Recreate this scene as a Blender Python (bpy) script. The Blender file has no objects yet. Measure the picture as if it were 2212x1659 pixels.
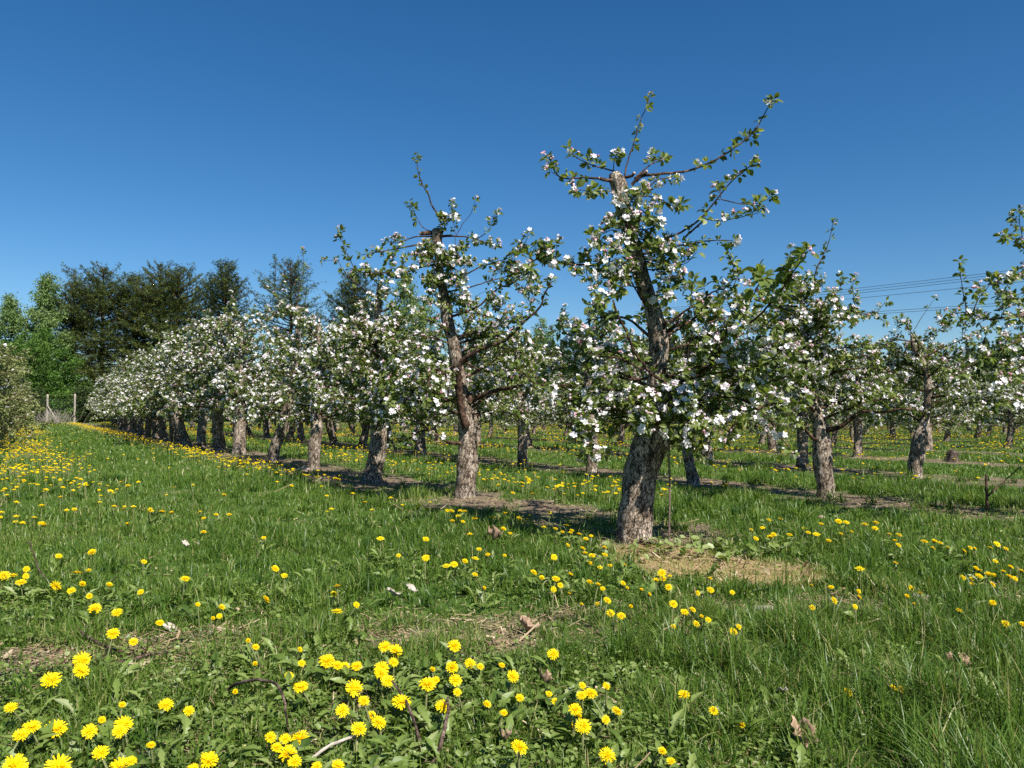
import bpy, math
import numpy as np
from mathutils import Vector

# ------------------------------------------------------------------ camera, sky, sun
C = bpy.context.scene
COL = C.collection
CAM_H = 0.85
F = 1671.0                                   # focal length in units of a 2212 wide picture
PITCH = math.atan((890 - 829.5) / F)         # horizon a little under the middle of the frame
cam_d = bpy.data.cameras.new('camera')
cam_d.sensor_width = 36.0
cam_d.lens = 36.0 * F / 2212.0
cam_d.clip_start = 0.05
cam_d.clip_end = 5000
cam = bpy.data.objects.new('camera', cam_d)
COL.objects.link(cam)
cam.location = (0, 0, CAM_H)
cam.rotation_euler = (math.pi / 2 + PITCH, 0, 0)
C.camera = cam

SUN_EL = math.radians(47)
SUN_AZ = math.atan2(0.56, -0.83)             # behind the camera, to the right
SUNV = Vector((math.sin(SUN_AZ) * math.cos(SUN_EL), math.cos(SUN_AZ) * math.cos(SUN_EL), math.sin(SUN_EL)))
w = bpy.data.worlds.new('World')
C.world = w
w.use_nodes = True
nt = w.node_tree
bg = nt.nodes['Background']
sky = nt.nodes.new('ShaderNodeTexSky')
sky.sky_type = 'NISHITA'
sky.sun_disc = False
sky.sun_elevation = SUN_EL
sky.sun_rotation = SUN_AZ
sky.altitude = 50
sky.air_density = 1.0
sky.dust_density = 0.05
sky.ozone_density = 5.5
hs = nt.nodes.new('ShaderNodeHueSaturation')
hs.inputs['Saturation'].default_value = 1.25
nt.links.new(sky.outputs['Color'], hs.inputs['Color'])
nt.links.new(hs.outputs['Color'], bg.inputs['Color'])
bg.inputs['Strength'].default_value = 0.0655
sun_d = bpy.data.lights.new('sun', 'SUN')
sun_d.energy = 5.0
sun_d.angle = math.radians(0.53)
sun_d.color = (1.0, 0.955, 0.88)
sun = bpy.data.objects.new('sun', sun_d)
COL.objects.link(sun)
sun.location = (20, -30, 40)
sun.rotation_euler = (-SUNV).to_track_quat('-Z', 'Y').to_euler()
C.view_settings.view_transform = 'Standard'
C.view_settings.look = 'None'
C.view_settings.exposure = 0.74
C.view_settings.gamma = 1.0
C.cycles.max_bounces = 6
C.cycles.diffuse_bounces = 3
C.cycles.transmission_bounces = 4
C.cycles.glossy_bounces = 2
C.cycles.use_denoising = False
C.cycles.caustics_reflective = False
C.cycles.caustics_refractive = False

RNG = np.random.default_rng(7)

# ------------------------------------------------------------------ small maths helpers
def hash2(ix, iy, seed):
    h = (ix.astype(np.int64) * 374761393 + iy.astype(np.int64) * 668265263 + seed * 1442695041) & 0xFFFFFFFF
    h = ((h ^ (h >> 13)) * 1274126177) & 0xFFFFFFFF
    return ((h ^ (h >> 16)) & 0xFFFF) / 65535.0

def vnoise(x, y, seed=0):
    x = np.asarray(x, float); y = np.asarray(y, float)
    ix = np.floor(x); iy = np.floor(y)
    fx = x - ix; fy = y - iy
    fx = fx * fx * (3 - 2 * fx); fy = fy * fy * (3 - 2 * fy)
    a = hash2(ix, iy, seed); b = hash2(ix + 1, iy, seed)
    c = hash2(ix, iy + 1, seed); d = hash2(ix + 1, iy + 1, seed)
    return (a * (1 - fx) + b * fx) * (1 - fy) + (c * (1 - fx) + d * fx) * fy

def fbm(x, y, seed=0, oct=3):
    s = 0; a = 1.0; t = 0
    for o in range(oct):
        s = s + a * vnoise(np.asarray(x) * 2 ** o, np.asarray(y) * 2 ** o, seed + o * 17)
        t += a; a *= 0.5
    return s / t

def sstep(a, b, x):
    t = np.clip((x - a) / (b - a), 0, 1)
    return t * t * (3 - 2 * t)

def norm(v):
    return v / np.maximum(np.linalg.norm(v, axis=-1, keepdims=True), 1e-9)

# rows of the orchard: direction and normal on the ground
RD = np.array([-0.533, 0.846]); RN = np.array([0.846, 0.533])
ROWC = [-0.95] + [3.62 + 3.22 * k for k in range(0, 15)]

def gz(x, y):
    """height of the ground"""
    x = np.asarray(x, float); y = np.asarray(y, float)
    z = 0.07 * (fbm(x * 0.55, y * 0.55, 5, 3) - 0.5)
    return z * np.exp(-np.hypot(x, y) / 60.0)

def px(x, y, Y):
    """world point at forward distance Y seen at (x, y) of the 2212 wide photograph"""
    dx = (x - 1106.0) / F; dz = -(y - 829.5) / F
    fy = math.cos(PITCH) - dz * math.sin(PITCH)
    fz = math.sin(PITCH) + dz * math.cos(PITCH)
    return np.array([dx / fy * Y, Y, CAM_H + fz / fy * Y])

def gpx(x, y):
    """ground point under a pixel"""
    dz = -(y - 829.5) / F
    fy = math.cos(PITCH) - dz * math.sin(PITCH); fz = math.sin(PITCH) + dz * math.cos(PITCH)
    Y = -CAM_H * fy / fz
    return np.array([(x - 1106.0) / F / fy * Y, Y])

# ------------------------------------------------------------------ mesh helpers
class Geo:
    """collects geometry for ONE mesh"""
    def __init__(self):
        self.V = []; self.L = []; self.S = []; self.T = []; self.M = []
        self.nv = 0; self.nl = 0
    def add(self, V, loops, starts, tint=0.5, mat=0):
        V = np.asarray(V, float).reshape(-1, 3)
        loops = np.asarray(loops, np.int64); starts = np.asarray(starts, np.int64)
        self.V.append(V); self.L.append(loops + self.nv); self.S.append(starts + self.nl)
        t = np.asarray(tint, float)
        self.T.append(np.full(len(V), float(t)) if t.ndim == 0 else t)
        m = np.asarray(mat, np.int64)
        self.M.append(np.full(len(starts), int(m)) if m.ndim == 0 else m)
        self.nv += len(V); self.nl += len(loops)
    def faces(self, V, faces, tint=0.5, mat=0):
        st = np.cumsum([0] + [len(f) for f in faces[:-1]])
        self.add(V, [i for f in faces for i in f], st, tint, mat)
    def inst(self, tmpl, V, tint, mat=0):
        """V: (n, nv, 3) copies of a template's vertices"""
        _, faces = tmpl
        n, nv, _ = V.shape
        if n == 0: return
        lt = np.array([i for f in faces for i in f]); st = np.cumsum([0] + [len(f) for f in faces[:-1]])
        L = (lt[None] + nv * np.arange(n)[:, None]).ravel()
        S = (st[None] + len(lt) * np.arange(n)[:, None]).ravel()
        tint = np.asarray(tint, float)
        if tint.ndim == 1: tint = np.repeat(tint, nv)
        elif tint.ndim == 2: tint = tint.ravel()
        self.add(V.reshape(-1, 3), L, S, tint, mat)
    def mesh(self, name, mats, smooth=True):
        me = bpy.data.meshes.new(name)
        if self.nv:
            V = np.concatenate(self.V); L = np.concatenate(self.L); S = np.concatenate(self.S)
            me.vertices.add(len(V)); me.vertices.foreach_set('co', V.astype(np.float32).ravel())
            me.loops.add(len(L)); me.loops.foreach_set('vertex_index', L.astype(np.int32))
            me.polygons.add(len(S)); me.polygons.foreach_set('loop_start', S.astype(np.int32))
            me.polygons.foreach_set('use_smooth', np.full(len(S), smooth))
            M = np.concatenate(self.M)
            if M.any(): me.polygons.foreach_set('material_index', M.astype(np.int32))
            a = me.attributes.new('tint', 'FLOAT', 'POINT')
            a.data.foreach_set('value', np.concatenate(self.T).astype(np.float32))
            me.update(calc_edges=True)
        for m in (mats if isinstance(mats, (list, tuple)) else [mats]): me.materials.append(m)
        return me
    def build(self, name, mats, parent=None, smooth=True):
        return link(name, self.mesh(name, mats, smooth), parent)

def link(name, data, parent=None):
    o = bpy.data.objects.new(name, data)
    COL.objects.link(o)
    if parent is not None: o.parent = parent
    return o

def thing(name, label, cat, loc=(0, 0, 0), group=None, rotz=0.0):
    o = link(name, None)
    o.empty_display_size = 0.1
    o.location = loc; o.rotation_euler = (0, 0, rotz)
    tag(o, label, cat, group)
    return o

def tag(o, label, cat, group=None, kind=None):
    if label and len(label.split()) > 16: label = label.replace('yellow dandelion', 'dandelion').replace('the second row', 'row two')
    if label: o['label'] = label
    if cat: o['category'] = cat
    if group: o['group'] = group
    if kind: o['kind'] = kind
    return o

def catmull(P, step):
    P = np.asarray(P, float)
    if len(P) < 2: return P
    Q = np.vstack([2 * P[0] - P[1], P, 2 * P[-1] - P[-2]])
    out = []
    for i in range(1, len(Q) - 2):
        n = max(1, int(np.linalg.norm(Q[i + 1][:3] - Q[i][:3]) / step))
        t = np.linspace(0, 1, n, endpoint=False)[:, None]
        p0, p1, p2, p3 = Q[i - 1], Q[i], Q[i + 1], Q[i + 2]
        out.append(0.5 * (2 * p1 + (p2 - p0) * t + (2 * p0 - 5 * p1 + 4 * p2 - p3) * t ** 2 + (3 * p1 - p0 - 3 * p2 + p3) * t ** 3))
    out.append(P[-1:])
    return np.vstack(out)

def tube(P, R, sides=8, bump=0.0, seed=0, cap=True):
    P = np.asarray(P, float); R = np.broadcast_to(np.asarray(R, float), (len(P),))
    T = norm(np.gradient(P, axis=0))
    ref = np.array([0, 0, 1.0]) if abs(T[0][2]) < 0.9 else np.array([1.0, 0, 0])
    u = norm(np.cross(T[0], ref)); U = [u]
    for i in range(1, len(P)):
        u = u - T[i] * np.dot(u, T[i]); u = u / max(np.linalg.norm(u), 1e-9); U.append(u)
    U = np.array(U); W = np.cross(T, U)
    a = np.arange(sides) * 2 * np.pi / sides
    rr = np.ones((len(P), sides))
    if bump:
        s = np.concatenate([[0], np.cumsum(np.linalg.norm(np.diff(P, axis=0), axis=1))])
        rm = R.mean()
        A = np.cos(a)[None] * 1.3 + 9; B = np.sin(a)[None] * 1.3
        S = s[:, None] / max(rm, 1e-3) * 0.35
        rr = 1 + bump * (fbm(A * 1.2 + S * 0.6, B * 1.2 + S * 1.1, seed, 2) - 0.5) * 2.2
        rr += bump * 0.75 * (vnoise(A * 5.1 + S * 1.0, B * 5.1 - S * 3.1, seed + 3) - 0.5)
    V = P[:, None] + (U[:, None] * np.cos(a)[None, :, None] + W[:, None] * np.sin(a)[None, :, None]) * (R[:, None] * rr)[:, :, None]
    n = len(P); f = []
    i = np.arange(n - 1)[:, None] * sides; j = np.arange(sides)[None]; k = (np.arange(sides)[None] + 1) % sides
    q = np.stack([i + j, i + k, i + sides + k, i + sides + j], -1).reshape(-1, 4)
    loops = q.ravel(); starts = np.arange(len(q)) * 4
    if cap:
        loops = np.concatenate([loops, np.arange(sides) + (n - 1) * sides])
        starts = np.concatenate([starts, [len(q) * 4]])
    return V.reshape(-1, 3), loops, starts

def frames(x, zhint):
    X = norm(x); Y = norm(np.cross(zhint, X)); Z = np.cross(X, Y)
    return X, Y, Z

def place(tv, pos, X, Y, Z, s):
    """template verts (nv,3) -> (n,nv,3)"""
    tv = np.asarray(tv, float)
    s = np.asarray(s, float)
    if s.ndim == 1: s = s[:, None].repeat(3, 1)
    a = tv[None] * s[:, None]
    return pos[:, None] + a[..., 0:1] * X[:, None] + a[..., 1:2] * Y[:, None] + a[..., 2:3] * Z[:, None]

# ------------------------------------------------------------------ materials
def new_mat(name):
    m = bpy.data.materials.new(name); m.use_nodes = True
    return m, m.node_tree, m.node_tree.nodes['Principled BSDF']

def ramp(nt, stops):
    r = nt.nodes.new('ShaderNodeValToRGB')
    e = r.color_ramp.elements
    while len(e) < len(stops): e.new(0.5)
    for k, (p, c) in enumerate(stops):
        e[k].position = p; e[k].color = (*c, 1)
    return r

def leafy(name, stops, trans=0.3, rough=0.55, spec=0.3, noise=0.0, tcol=None):
    m, nt, b = new_mat(name)
    at = nt.nodes.new('ShaderNodeAttribute'); at.attribute_name = 'tint'
    r = ramp(nt, stops)
    nt.links.new(at.outputs['Fac'], r.inputs['Fac'])
    col = r.outputs['Color']
    b.inputs['Roughness'].default_value = rough
    b.inputs['Specular IOR Level'].default_value = spec
    nt.links.new(col, b.inputs['Base Color'])
    if trans:
        tr = nt.nodes.new('ShaderNodeBsdfTranslucent')
        mx = nt.nodes.new('ShaderNodeMixShader'); mx.inputs[0].default_value = trans
        if tcol:
            mc = nt.nodes.new('ShaderNodeMix'); mc.data_type = 'RGBA'; mc.blend_type = 'MULTIPLY'
            mc.inputs['Factor'].default_value = 1.0
            nt.links.new(col, mc.inputs['A']); mc.inputs['B'].default_value = (*tcol, 1)
            nt.links.new(mc.outputs['Result'], tr.inputs['Color'])
        else:
            nt.links.new(col, tr.inputs['Color'])
        nt.links.new(b.outputs[0], mx.inputs[1]); nt.links.new(tr.outputs[0], mx.inputs[2])
        nt.links.new(mx.outputs[0], nt.nodes['Material Output'].inputs['Surface'])
    return m

def bark(name, light, dark, mid, scale=22.0, stretch=0.3, bump=0.6, lo=0.42, hi=0.6):
    m, nt, b = new_mat(name)
    N = nt.nodes.new
    tc = N('ShaderNodeTexCoord'); mp = N('ShaderNodeMapping'); mp.inputs['Scale'].default_value = (1, 1, stretch)
    nt.links.new(tc.outputs['Object'], mp.inputs['Vector'])
    n1 = N('ShaderNodeTexNoise'); n1.inputs['Scale'].default_value = scale; n1.inputs['Detail'].default_value = 6; n1.inputs['Roughness'].default_value = 0.65
    n2 = N('ShaderNodeTexNoise'); n2.inputs['Scale'].default_value = scale * 0.22; n2.inputs['Detail'].default_value = 4
    vo = N('ShaderNodeTexVoronoi'); vo.feature = 'DISTANCE_TO_EDGE'; vo.inputs['Scale'].default_value = scale * 1.5
    for n in (n1, vo): nt.links.new(mp.outputs[0], n.inputs['Vector'])
    nt.links.new(tc.outputs['Object'], n2.inputs['Vector'])
    r1 = ramp(nt, [(lo, dark), ((lo + hi) / 2, mid), (hi, light)])
    nt.links.new(n1.outputs['Fac'], r1.inputs['Fac'])
    r2 = ramp(nt, [(0.4, (0.5, 0.46, 0.42)), (0.62, (1, 1, 1))])
    nt.links.new(n2.outputs['Fac'], r2.inputs['Fac'])
    mx = N('ShaderNodeMix'); mx.data_type = 'RGBA'; mx.blend_type = 'MULTIPLY'; mx.inputs['Factor'].default_value = 1
    nt.links.new(r1.outputs[0], mx.inputs['A']); nt.links.new(r2.outputs[0], mx.inputs['B'])
    r3 = ramp(nt, [(0.0, (0.25, 0.22, 0.2)), (0.09, (1, 1, 1))])
    nt.links.new(vo.outputs['Distance'], r3.inputs['Fac'])
    m2 = N('ShaderNodeMix'); m2.data_type = 'RGBA'; m2.blend_type = 'MULTIPLY'; m2.inputs['Factor'].default_value = 0.8
    nt.links.new(mx.outputs['Result'], m2.inputs['A']); nt.links.new(r3.outputs[0], m2.inputs['B'])
    nt.links.new(m2.outputs['Result'], b.inputs['Base Color'])
    b.inputs['Roughness'].default_value = 0.9; b.inputs['Specular IOR Level'].default_value = 0.15
    bp = N('ShaderNodeBump'); bp.inputs['Strength'].default_value = bump; bp.inputs['Distance'].default_value = 0.012
    ad = N('ShaderNodeMath'); ad.operation = 'ADD'
    nt.links.new(n1.outputs['Fac'], ad.inputs[0]); nt.links.new(r3.outputs[0], ad.inputs[1])
    nt.links.new(ad.outputs[0], bp.inputs['Height']); nt.links.new(bp.outputs[0], b.inputs['Normal'])
    return m

def plain(name, col, rough=0.7, noise=0.25, scale=30.0, spec=0.3):
    m, nt, b = new_mat(name)
    n = nt.nodes.new('ShaderNodeTexNoise'); n.inputs['Scale'].default_value = scale; n.inputs['Detail'].default_value = 4
    tc = nt.nodes.new('ShaderNodeTexCoord'); nt.links.new(tc.outputs['Object'], n.inputs['Vector'])
    r = ramp(nt, [(0.3, tuple(c * (1 - noise) for c in col)), (0.7, tuple(min(1, c * (1 + noise)) for c in col))])
    nt.links.new(n.outputs['Fac'], r.inputs['Fac']); nt.links.new(r.outputs[0], b.inputs['Base Color'])
    b.inputs['Roughness'].default_value = rough; b.inputs['Specular IOR Level'].default_value = spec
    return m

M = {}
M['bark'] = bark('apple_bark', (0.60, 0.50, 0.40), (0.085, 0.066, 0.05), (0.37, 0.305, 0.24), 38, .5, 1.0, .40, .58)
M['limb'] = bark('limb_bark', (0.20, 0.125, 0.085), (0.035, 0.024, 0.018), (0.105, 0.064, 0.045), 40, 0.8, 0.3)
M['cut'] = plain('cut_wood', (0.5, 0.38, 0.25))
M['apple_leaf'] = leafy('apple_leaf', [(0, (0.065, 0.095, 0.022)), (0.5, (0.165, 0.22, 0.048)), (0.85, (0.26, 0.31, 0.095)), (1, (0.36, 0.39, 0.19))], 0.42, 0.45, 0.4, tcol=(1.25, 1.25, 0.5))
M['pale_leaf'] = leafy('pale_leaf', [(0, (0.12, 0.14, 0.04)), (0.5, (0.23, 0.26, 0.085)), (1, (0.36, 0.37, 0.17))], 0.3, 0.5, 0.35)
M['petal'] = leafy('apple_petal', [(0, (0.86, 0.84, 0.83)), (0.45, (0.83, 0.77, 0.78)), (0.75, (0.72, 0.48, 0.54)), (1, (0.55, 0.19, 0.27))], 0.25, 0.6, 0.2)
M['grass'] = leafy('grass_blade', [(0, (0.030, 0.080, 0.010)), (0.4, (0.088, 0.165, 0.019)), (0.75, (0.175, 0.25, 0.042)), (0.93, (0.28, 0.31, 0.10)), (1, (0.46, 0.38, 0.19))], 0.35, 0.42, 0.4, tcol=(1.2, 1.2, 0.5))
M['weed'] = leafy('weed_leaf', [(0, (0.05, 0.095, 0.014)), (0.5, (0.145, 0.21, 0.038)), (0.85, (0.23, 0.29, 0.08)), (1, (0.31, 0.35, 0.16))], 0.28, 0.45, 0.4, tcol=(1.2, 1.2, 0.5))
M['dand'] = leafy('dandelion_yellow', [(0, (0.82, 0.46, 0.004)), (0.5, (0.88, 0.68, 0.006)), (1, (0.90, 0.76, 0.025))], 0.3, 0.6, 0.1)
M['dstem'] = leafy('dandelion_stem', [(0, (0.10, 0.14, 0.04)), (0.6, (0.17, 0.18, 0.07)), (1, (0.30, 0.20, 0.14))], 0.1)
M['sepal'] = M['dstem']
M['straw'] = leafy('straw', [(0, (0.16, 0.105, 0.06)), (0.5, (0.36, 0.26, 0.15)), (1, (0.58, 0.46, 0.30))], 0.1, 0.7, 0.2)
M['twig'] = bark('twig_bark', (0.26, 0.19, 0.15), (0.06, 0.04, 0.03), (0.15, 0.10, 0.08), 60, 0.6, 0.3)
M['deadleaf'] = plain('dead_leaf', (0.30, 0.20, 0.13), 0.8, 0.4, 40)
M['paleleaf'] = plain('pale_dead_leaf', (0.42, 0.36, 0.30), 0.8, 0.3, 60)
M['pine'] = leafy('pine_needles', [(0, (0.045, 0.064, 0.018)), (0.5, (0.105, 0.138, 0.032)), (0.85, (0.165, 0.19, 0.048)), (1, (0.22, 0.22, 0.08))], 0.2, 0.6, 0.25)
M['spruce'] = leafy('spruce_needles', [(0, (0.035, 0.052, 0.014)), (0.5, (0.085, 0.115, 0.026)), (1, (0.17, 0.19, 0.048))], 0.18, 0.6, 0.25)
M['birch_leaf'] = leafy('birch_leaf', [(0, (0.10, 0.17, 0.045)), (0.5, (0.19, 0.28, 0.085)), (1, (0.29, 0.38, 0.14))], 0.4, 0.5, 0.3)
M['broad_leaf'] = leafy('broad_leaf', [(0, (0.035, 0.085, 0.012)), (0.5, (0.085, 0.175, 0.022)), (1, (0.17, 0.27, 0.045))], 0.35, 0.5, 0.3)
M['dark_leaf'] = leafy('undergrowth_leaf', [(0, (0.025, 0.045, 0.012)), (0.6, (0.05, 0.08, 0.02)), (1, (0.10, 0.13, 0.035))], 0.2, 0.6, 0.2)
M['pine_bark'] = bark('pine_bark', (0.20, 0.11, 0.07), (0.05, 0.035, 0.028), (0.11, 0.07, 0.05), 3, 0.4, 0.3)
M['birch_bark'] = bark('birch_bark', (0.62, 0.58, 0.52), (0.06, 0.055, 0.05), (0.5, 0.46, 0.42), 4, 2.5, 0.2, 0.3, 0.42)
M['post'] = plain('weathered_post', (0.30, 0.26, 0.21), 0.85, 0.25, 8)
M['wire'] = plain('dark_wire', (0.05, 0.05, 0.055), 0.5, 0.1)
M['steel'] = plain('grey_pole', (0.38, 0.38, 0.38), 0.6, 0.1)
M['yellow'] = plain('yellow_tag', (0.62, 0.48, 0.08), 0.6, 0.05)
M['stone'] = plain('pink_stone', (0.42, 0.30, 0.25), 0.9, 0.3, 14)
M['clod'] = plain('grey_clod', (0.30, 0.255, 0.21), 0.95, 0.35, 30)
M['stump'] = bark('stump_wood', (0.30, 0.25, 0.20), (0.10, 0.08, 0.06), (0.21, 0.17, 0.14), 14, 0.25, 0.6)
M['rod'] = plain('brown_rod', (0.16, 0.11, 0.085), 0.7, 0.3, 40)
M['lichen'] = plain('orange_lichen', (0.55, 0.33, 0.02), 0.9, 0.2, 60)

def ground_mat():
    m, nt, b = new_mat('ground_soil_and_turf')
    N = nt.nodes.new
    tc = N('ShaderNodeTexCoord')
    def attr(n):
        a = N('ShaderNodeAttribute'); a.attribute_name = n; return a.outputs['Fac']
    def noise(sc, det=5, rough=0.6):
        n = N('ShaderNodeTexNoise'); n.inputs['Scale'].default_value = sc; n.inputs['Detail'].default_value = det; n.inputs['Roughness'].default_value = rough
        nt.links.new(tc.outputs['Object'], n.inputs['Vector']); return n.outputs['Fac']
    def mix(f, a, bb):
        x = N('ShaderNodeMix'); x.data_type = 'RGBA'
        nt.links.new(f, x.inputs['Factor']); nt.links.new(a, x.inputs['A']); nt.links.new(bb, x.inputs['B'])
        return x.outputs['Result']
    n_big = noise(1.3); n_mid = noise(14); n_fine = noise(90, 6, 0.7)
    turf = ramp(nt, [(0.3, (0.040, 0.075, 0.014)), (0.5, (0.065, 0.115, 0.022)), (0.7, (0.095, 0.14, 0.032))]); nt.links.new(n_mid, turf.inputs['Fac'])
    soil = ramp(nt, [(0.28, (0.075, 0.054, 0.037)), (0.5, (0.18, 0.135, 0.095)), (0.75, (0.32, 0.25, 0.18))]); nt.links.new(n_fine, soil.inputs['Fac'])
    dry = ramp(nt, [(0.28, (0.15, 0.105, 0.045)), (0.5, (0.33, 0.235, 0.105)), (0.75, (0.48, 0.37, 0.19))]); nt.links.new(n_fine, dry.inputs['Fac'])
    c = mix(attr('soil'), turf.outputs[0], soil.outputs[0])
    c = mix(attr('dry'), c, dry.outputs[0])
    nt.links.new(c, b.inputs['Base Color'])
    b.inputs['Roughness'].default_value = 0.95; b.inputs['Specular IOR Level'].default_value = 0.1
    bp = N('ShaderNodeBump'); bp.inputs['Strength'].default_value = 0.8; bp.inputs['Distance'].default_value = 0.012
    nt.links.new(n_fine, bp.inputs['Height']); nt.links.new(bp.outputs[0], b.inputs['Normal'])
    return m

# ------------------------------------------------------------------ ground cover masks
BAND = np.array([gpx(*p) for p in ((-300, 1468), (0, 1435), (250, 1405), (520, 1385), (800, 1378), (1100, 1372), (1350, 1350), (1620, 1325), (1850, 1305), (2000, 1290), (2212, 1290))])
PATCH = [(gpx(1560, 1238), 0.62, 0.34), (gpx(1450, 1222), 0.45, 0.33), (gpx(1760, 1255), 0.40, 0.14), (gpx(1400, 1195), .3, .25)]

def seg_dist(x, y, P):
    d = np.full(np.shape(x), 1e9)
    for a, b in zip(P[:-1], P[1:]):
        ab = b - a; t = np.clip(((x - a[0]) * ab[0] + (y - a[1]) * ab[1]) / (ab @ ab), 0, 1)
        d = np.minimum(d, np.hypot(x - a[0] - t * ab[0], y - a[1] - t * ab[1]))
    return d

def masks(x, y):
    """soil and dry cover (0..1)"""
    x = np.asarray(x, float); y = np.asarray(y, float)
    n = x * RN[0] + y * RN[1]; s = x * RD[0] + y * RD[1]
    wob = (fbm(x * 1.1, y * 1.1, 31, 3) - 0.5)
    wob2 = (fbm(x * 4.5, y * 4.5, 57, 2) - 0.5)
    soil = np.zeros_like(x)
    for k, c in enumerate(ROWC):
        wdt = (0.40 if k == 0 else 0.50) if k != 1 else 0.58
        d = np.abs(n - c + 0.25 * wob) - wdt - 0.5 * wob - 0.55 * wob2
        m = 1 - sstep(-0.12, 0.12, d)
        start = {0: 21.0, 1: 3.4, 2: 2.2}.get(k, -4.0)
        m = m * sstep(start - 0.3, start + 0.3, s + 0.8 * wob)
        soil = np.maximum(soil, m)
    soil = soil * (0.6 + 0.4 * sstep(0.34, 0.52, fbm(x * 2.1, y * 2.1, 91, 3)))
    fence = sstep(60, 63, y)
    bd = seg_dist(x, y, BAND)
    band = (1 - sstep(0.11, 0.26, bd + 0.30 * wob + 0.16 * wob2)) * sstep(0.30, 0.5, fbm(x * 2.6, y * 2.6, 12, 3) + 0.12)
    band *= (1 - 0.55 * sstep(-0.5, 0.4, x)) * (0.6 + 0.4 * sstep(.36, .6, fbm(x * 5.5, y * 5.5, 23, 2)))
    dry = np.zeros_like(x)
    for (c, a, b) in PATCH:
        u = (x - c[0]) * 0.93 - (y - c[1]) * 0.36; v = (x - c[0]) * 0.36 + (y - c[1]) * 0.93
        d = np.hypot(u / a, v / b) + 1.1 * wob + 0.9 * wob2
        dry = np.maximum(dry, 1 - sstep(0.55, 1.15, d))
    spots = sstep(0.71, 0.78, fbm(x * 2.3 + 7, y * 2.3, 77, 3)) * (y < 9)
    return np.maximum(np.maximum(soil, band), 0.45 * spots), dry, band

# ------------------------------------------------------------------ ground sheet
def build_ground():
    core = np.arange(-5.0, 6.0, 0.045)
    def ext(a, g, lim):
        out = []; st = 0.06
        while a < lim: a += st; st *= g; out.append(a)
        return np.array(out)
    r = ext(6.0, 1.035, 3200.0); xs = np.concatenate([-(ext(5.0, 1.035, 3200.0))[::-1], core, r])
    cy = np.arange(0.6, 9.0, 0.045)
    ys = np.concatenate([-(ext(-0.6, 1.12, 1500.0))[::-1], cy, ext(9.0, 1.028, 3200.0)])
    X, Y = np.meshgrid(xs, ys)
    Z = gz(X, Y)
    so, dr, _ = masks(X, Y)
    far = sstep(70, 110, np.hypot(X, Y))
    so = so * (1 - far)
    V = np.stack([X, Y, Z], -1).reshape(-1, 3)
    nx, ny = len(xs), len(ys)
    i = np.arange(ny - 1)[:, None] * nx + np.arange(nx - 1)[None]
    q = np.stack([i, i + 1, i + nx + 1, i + nx], -1).reshape(-1, 4)
    g = Geo(); g.add(V, q.ravel(), np.arange(len(q)) * 4)
    me = g.mesh('ground', ground_mat())
    for nme, arr in (('soil', so), ('dry', dr)):
        a = me.attributes.new(nme, 'FLOAT', 'POINT'); a.data.foreach_set('value', arr.astype(np.float32).ravel())
    o = link('ground', me); o['kind'] = 'structure'
    return o
build_ground()

# ------------------------------------------------------------------ apple tree kit
LEAF = (np.array([[0, 0, 0], [.36, .30, .10], [.36, 0, 0], [.36, -.30, .10], [.74, .24, .03], [.74, 0, -.07], [.74, -.24, .03], [1.02, 0, -.16]], float),
        [(0, 2, 1), (0, 3, 2), (1, 2, 5, 4), (2, 3, 6, 5), (4, 5, 7), (5, 6, 7)])
LEAF2 = (np.array([[0, 0, 0], [.5, .33, .09], [1, 0, -.12], [.5, -.33, .09]], float), [(0, 2, 1), (0, 3, 2)])

def flower_tmpl():
    V = []; Fc = []
    for k in range(5):
        a = k * 2 * math.pi / 5
        c, s = math.cos(a), math.sin(a)
        def P(r, t, z): return [r * c - t * s, r * s + t * c, z]
        b = len(V)
        V += [P(.08, 0, -.05), P(.55, .42, .16), P(1, .2, .42), P(1, -.2, .42), P(.55, -.42, .16)]
        Fc += [(b, b + 1, b + 2), (b, b + 2, b + 3), (b, b + 3, b + 4)]
    return np.array(V, float), Fc
def flower_tmpl2():
    V = [[0, 0, -.1]]; Fc = []
    for k in range(5):
        a = k * 2 * math.pi / 5
        for d in (-.5, .5):
            V.append([math.cos(a + d) * .98, math.sin(a + d) * .98, .32 if d < 0 else .38])
        Fc.append((0, len(V) - 2, len(V) - 1))
    return np.array(V, float), Fc
FLOWER = flower_tmpl(); FLOWER2 = flower_tmpl2()
def bud_tmpl():
    V = [[0, 0, -1.1]]; n = 5
    for r, z in ((.75, -.55), (1, .25)):
        for k in range(n):
            a = k * 2 * math.pi / n; V.append([r * math.cos(a), r * math.sin(a), z])
    V.append([0, 0, 1.15])
    Fc = []
    for k in range(n):
        k2 = (k + 1) % n
        Fc += [(0, 1 + k2, 1 + k), (1 + k, 1 + k2, 1 + n + k2, 1 + n + k), (1 + n + k, 1 + n + k2, 1 + 2 * n)]
    return np.array(V, float), Fc
BUD = bud_tmpl()
BUD2 = (np.array([[0, 0, -1.1], [1, 0, .1], [-.5, .87, .1], [-.5, -.87, .1], [0, 0, 1.1]], float),
        [(0, 2, 1), (0, 3, 2), (0, 1, 3), (1, 2, 4), (2, 3, 4), (3, 1, 4)])

def perp(a):
    ref = np.where(np.abs(a[:, 2:3]) < 0.9, np.array([[0, 0, 1.0]]), np.array([[1.0, 0, 0]]))
    b = norm(np.cross(a, ref)); return b, np.cross(a, b)

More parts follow.
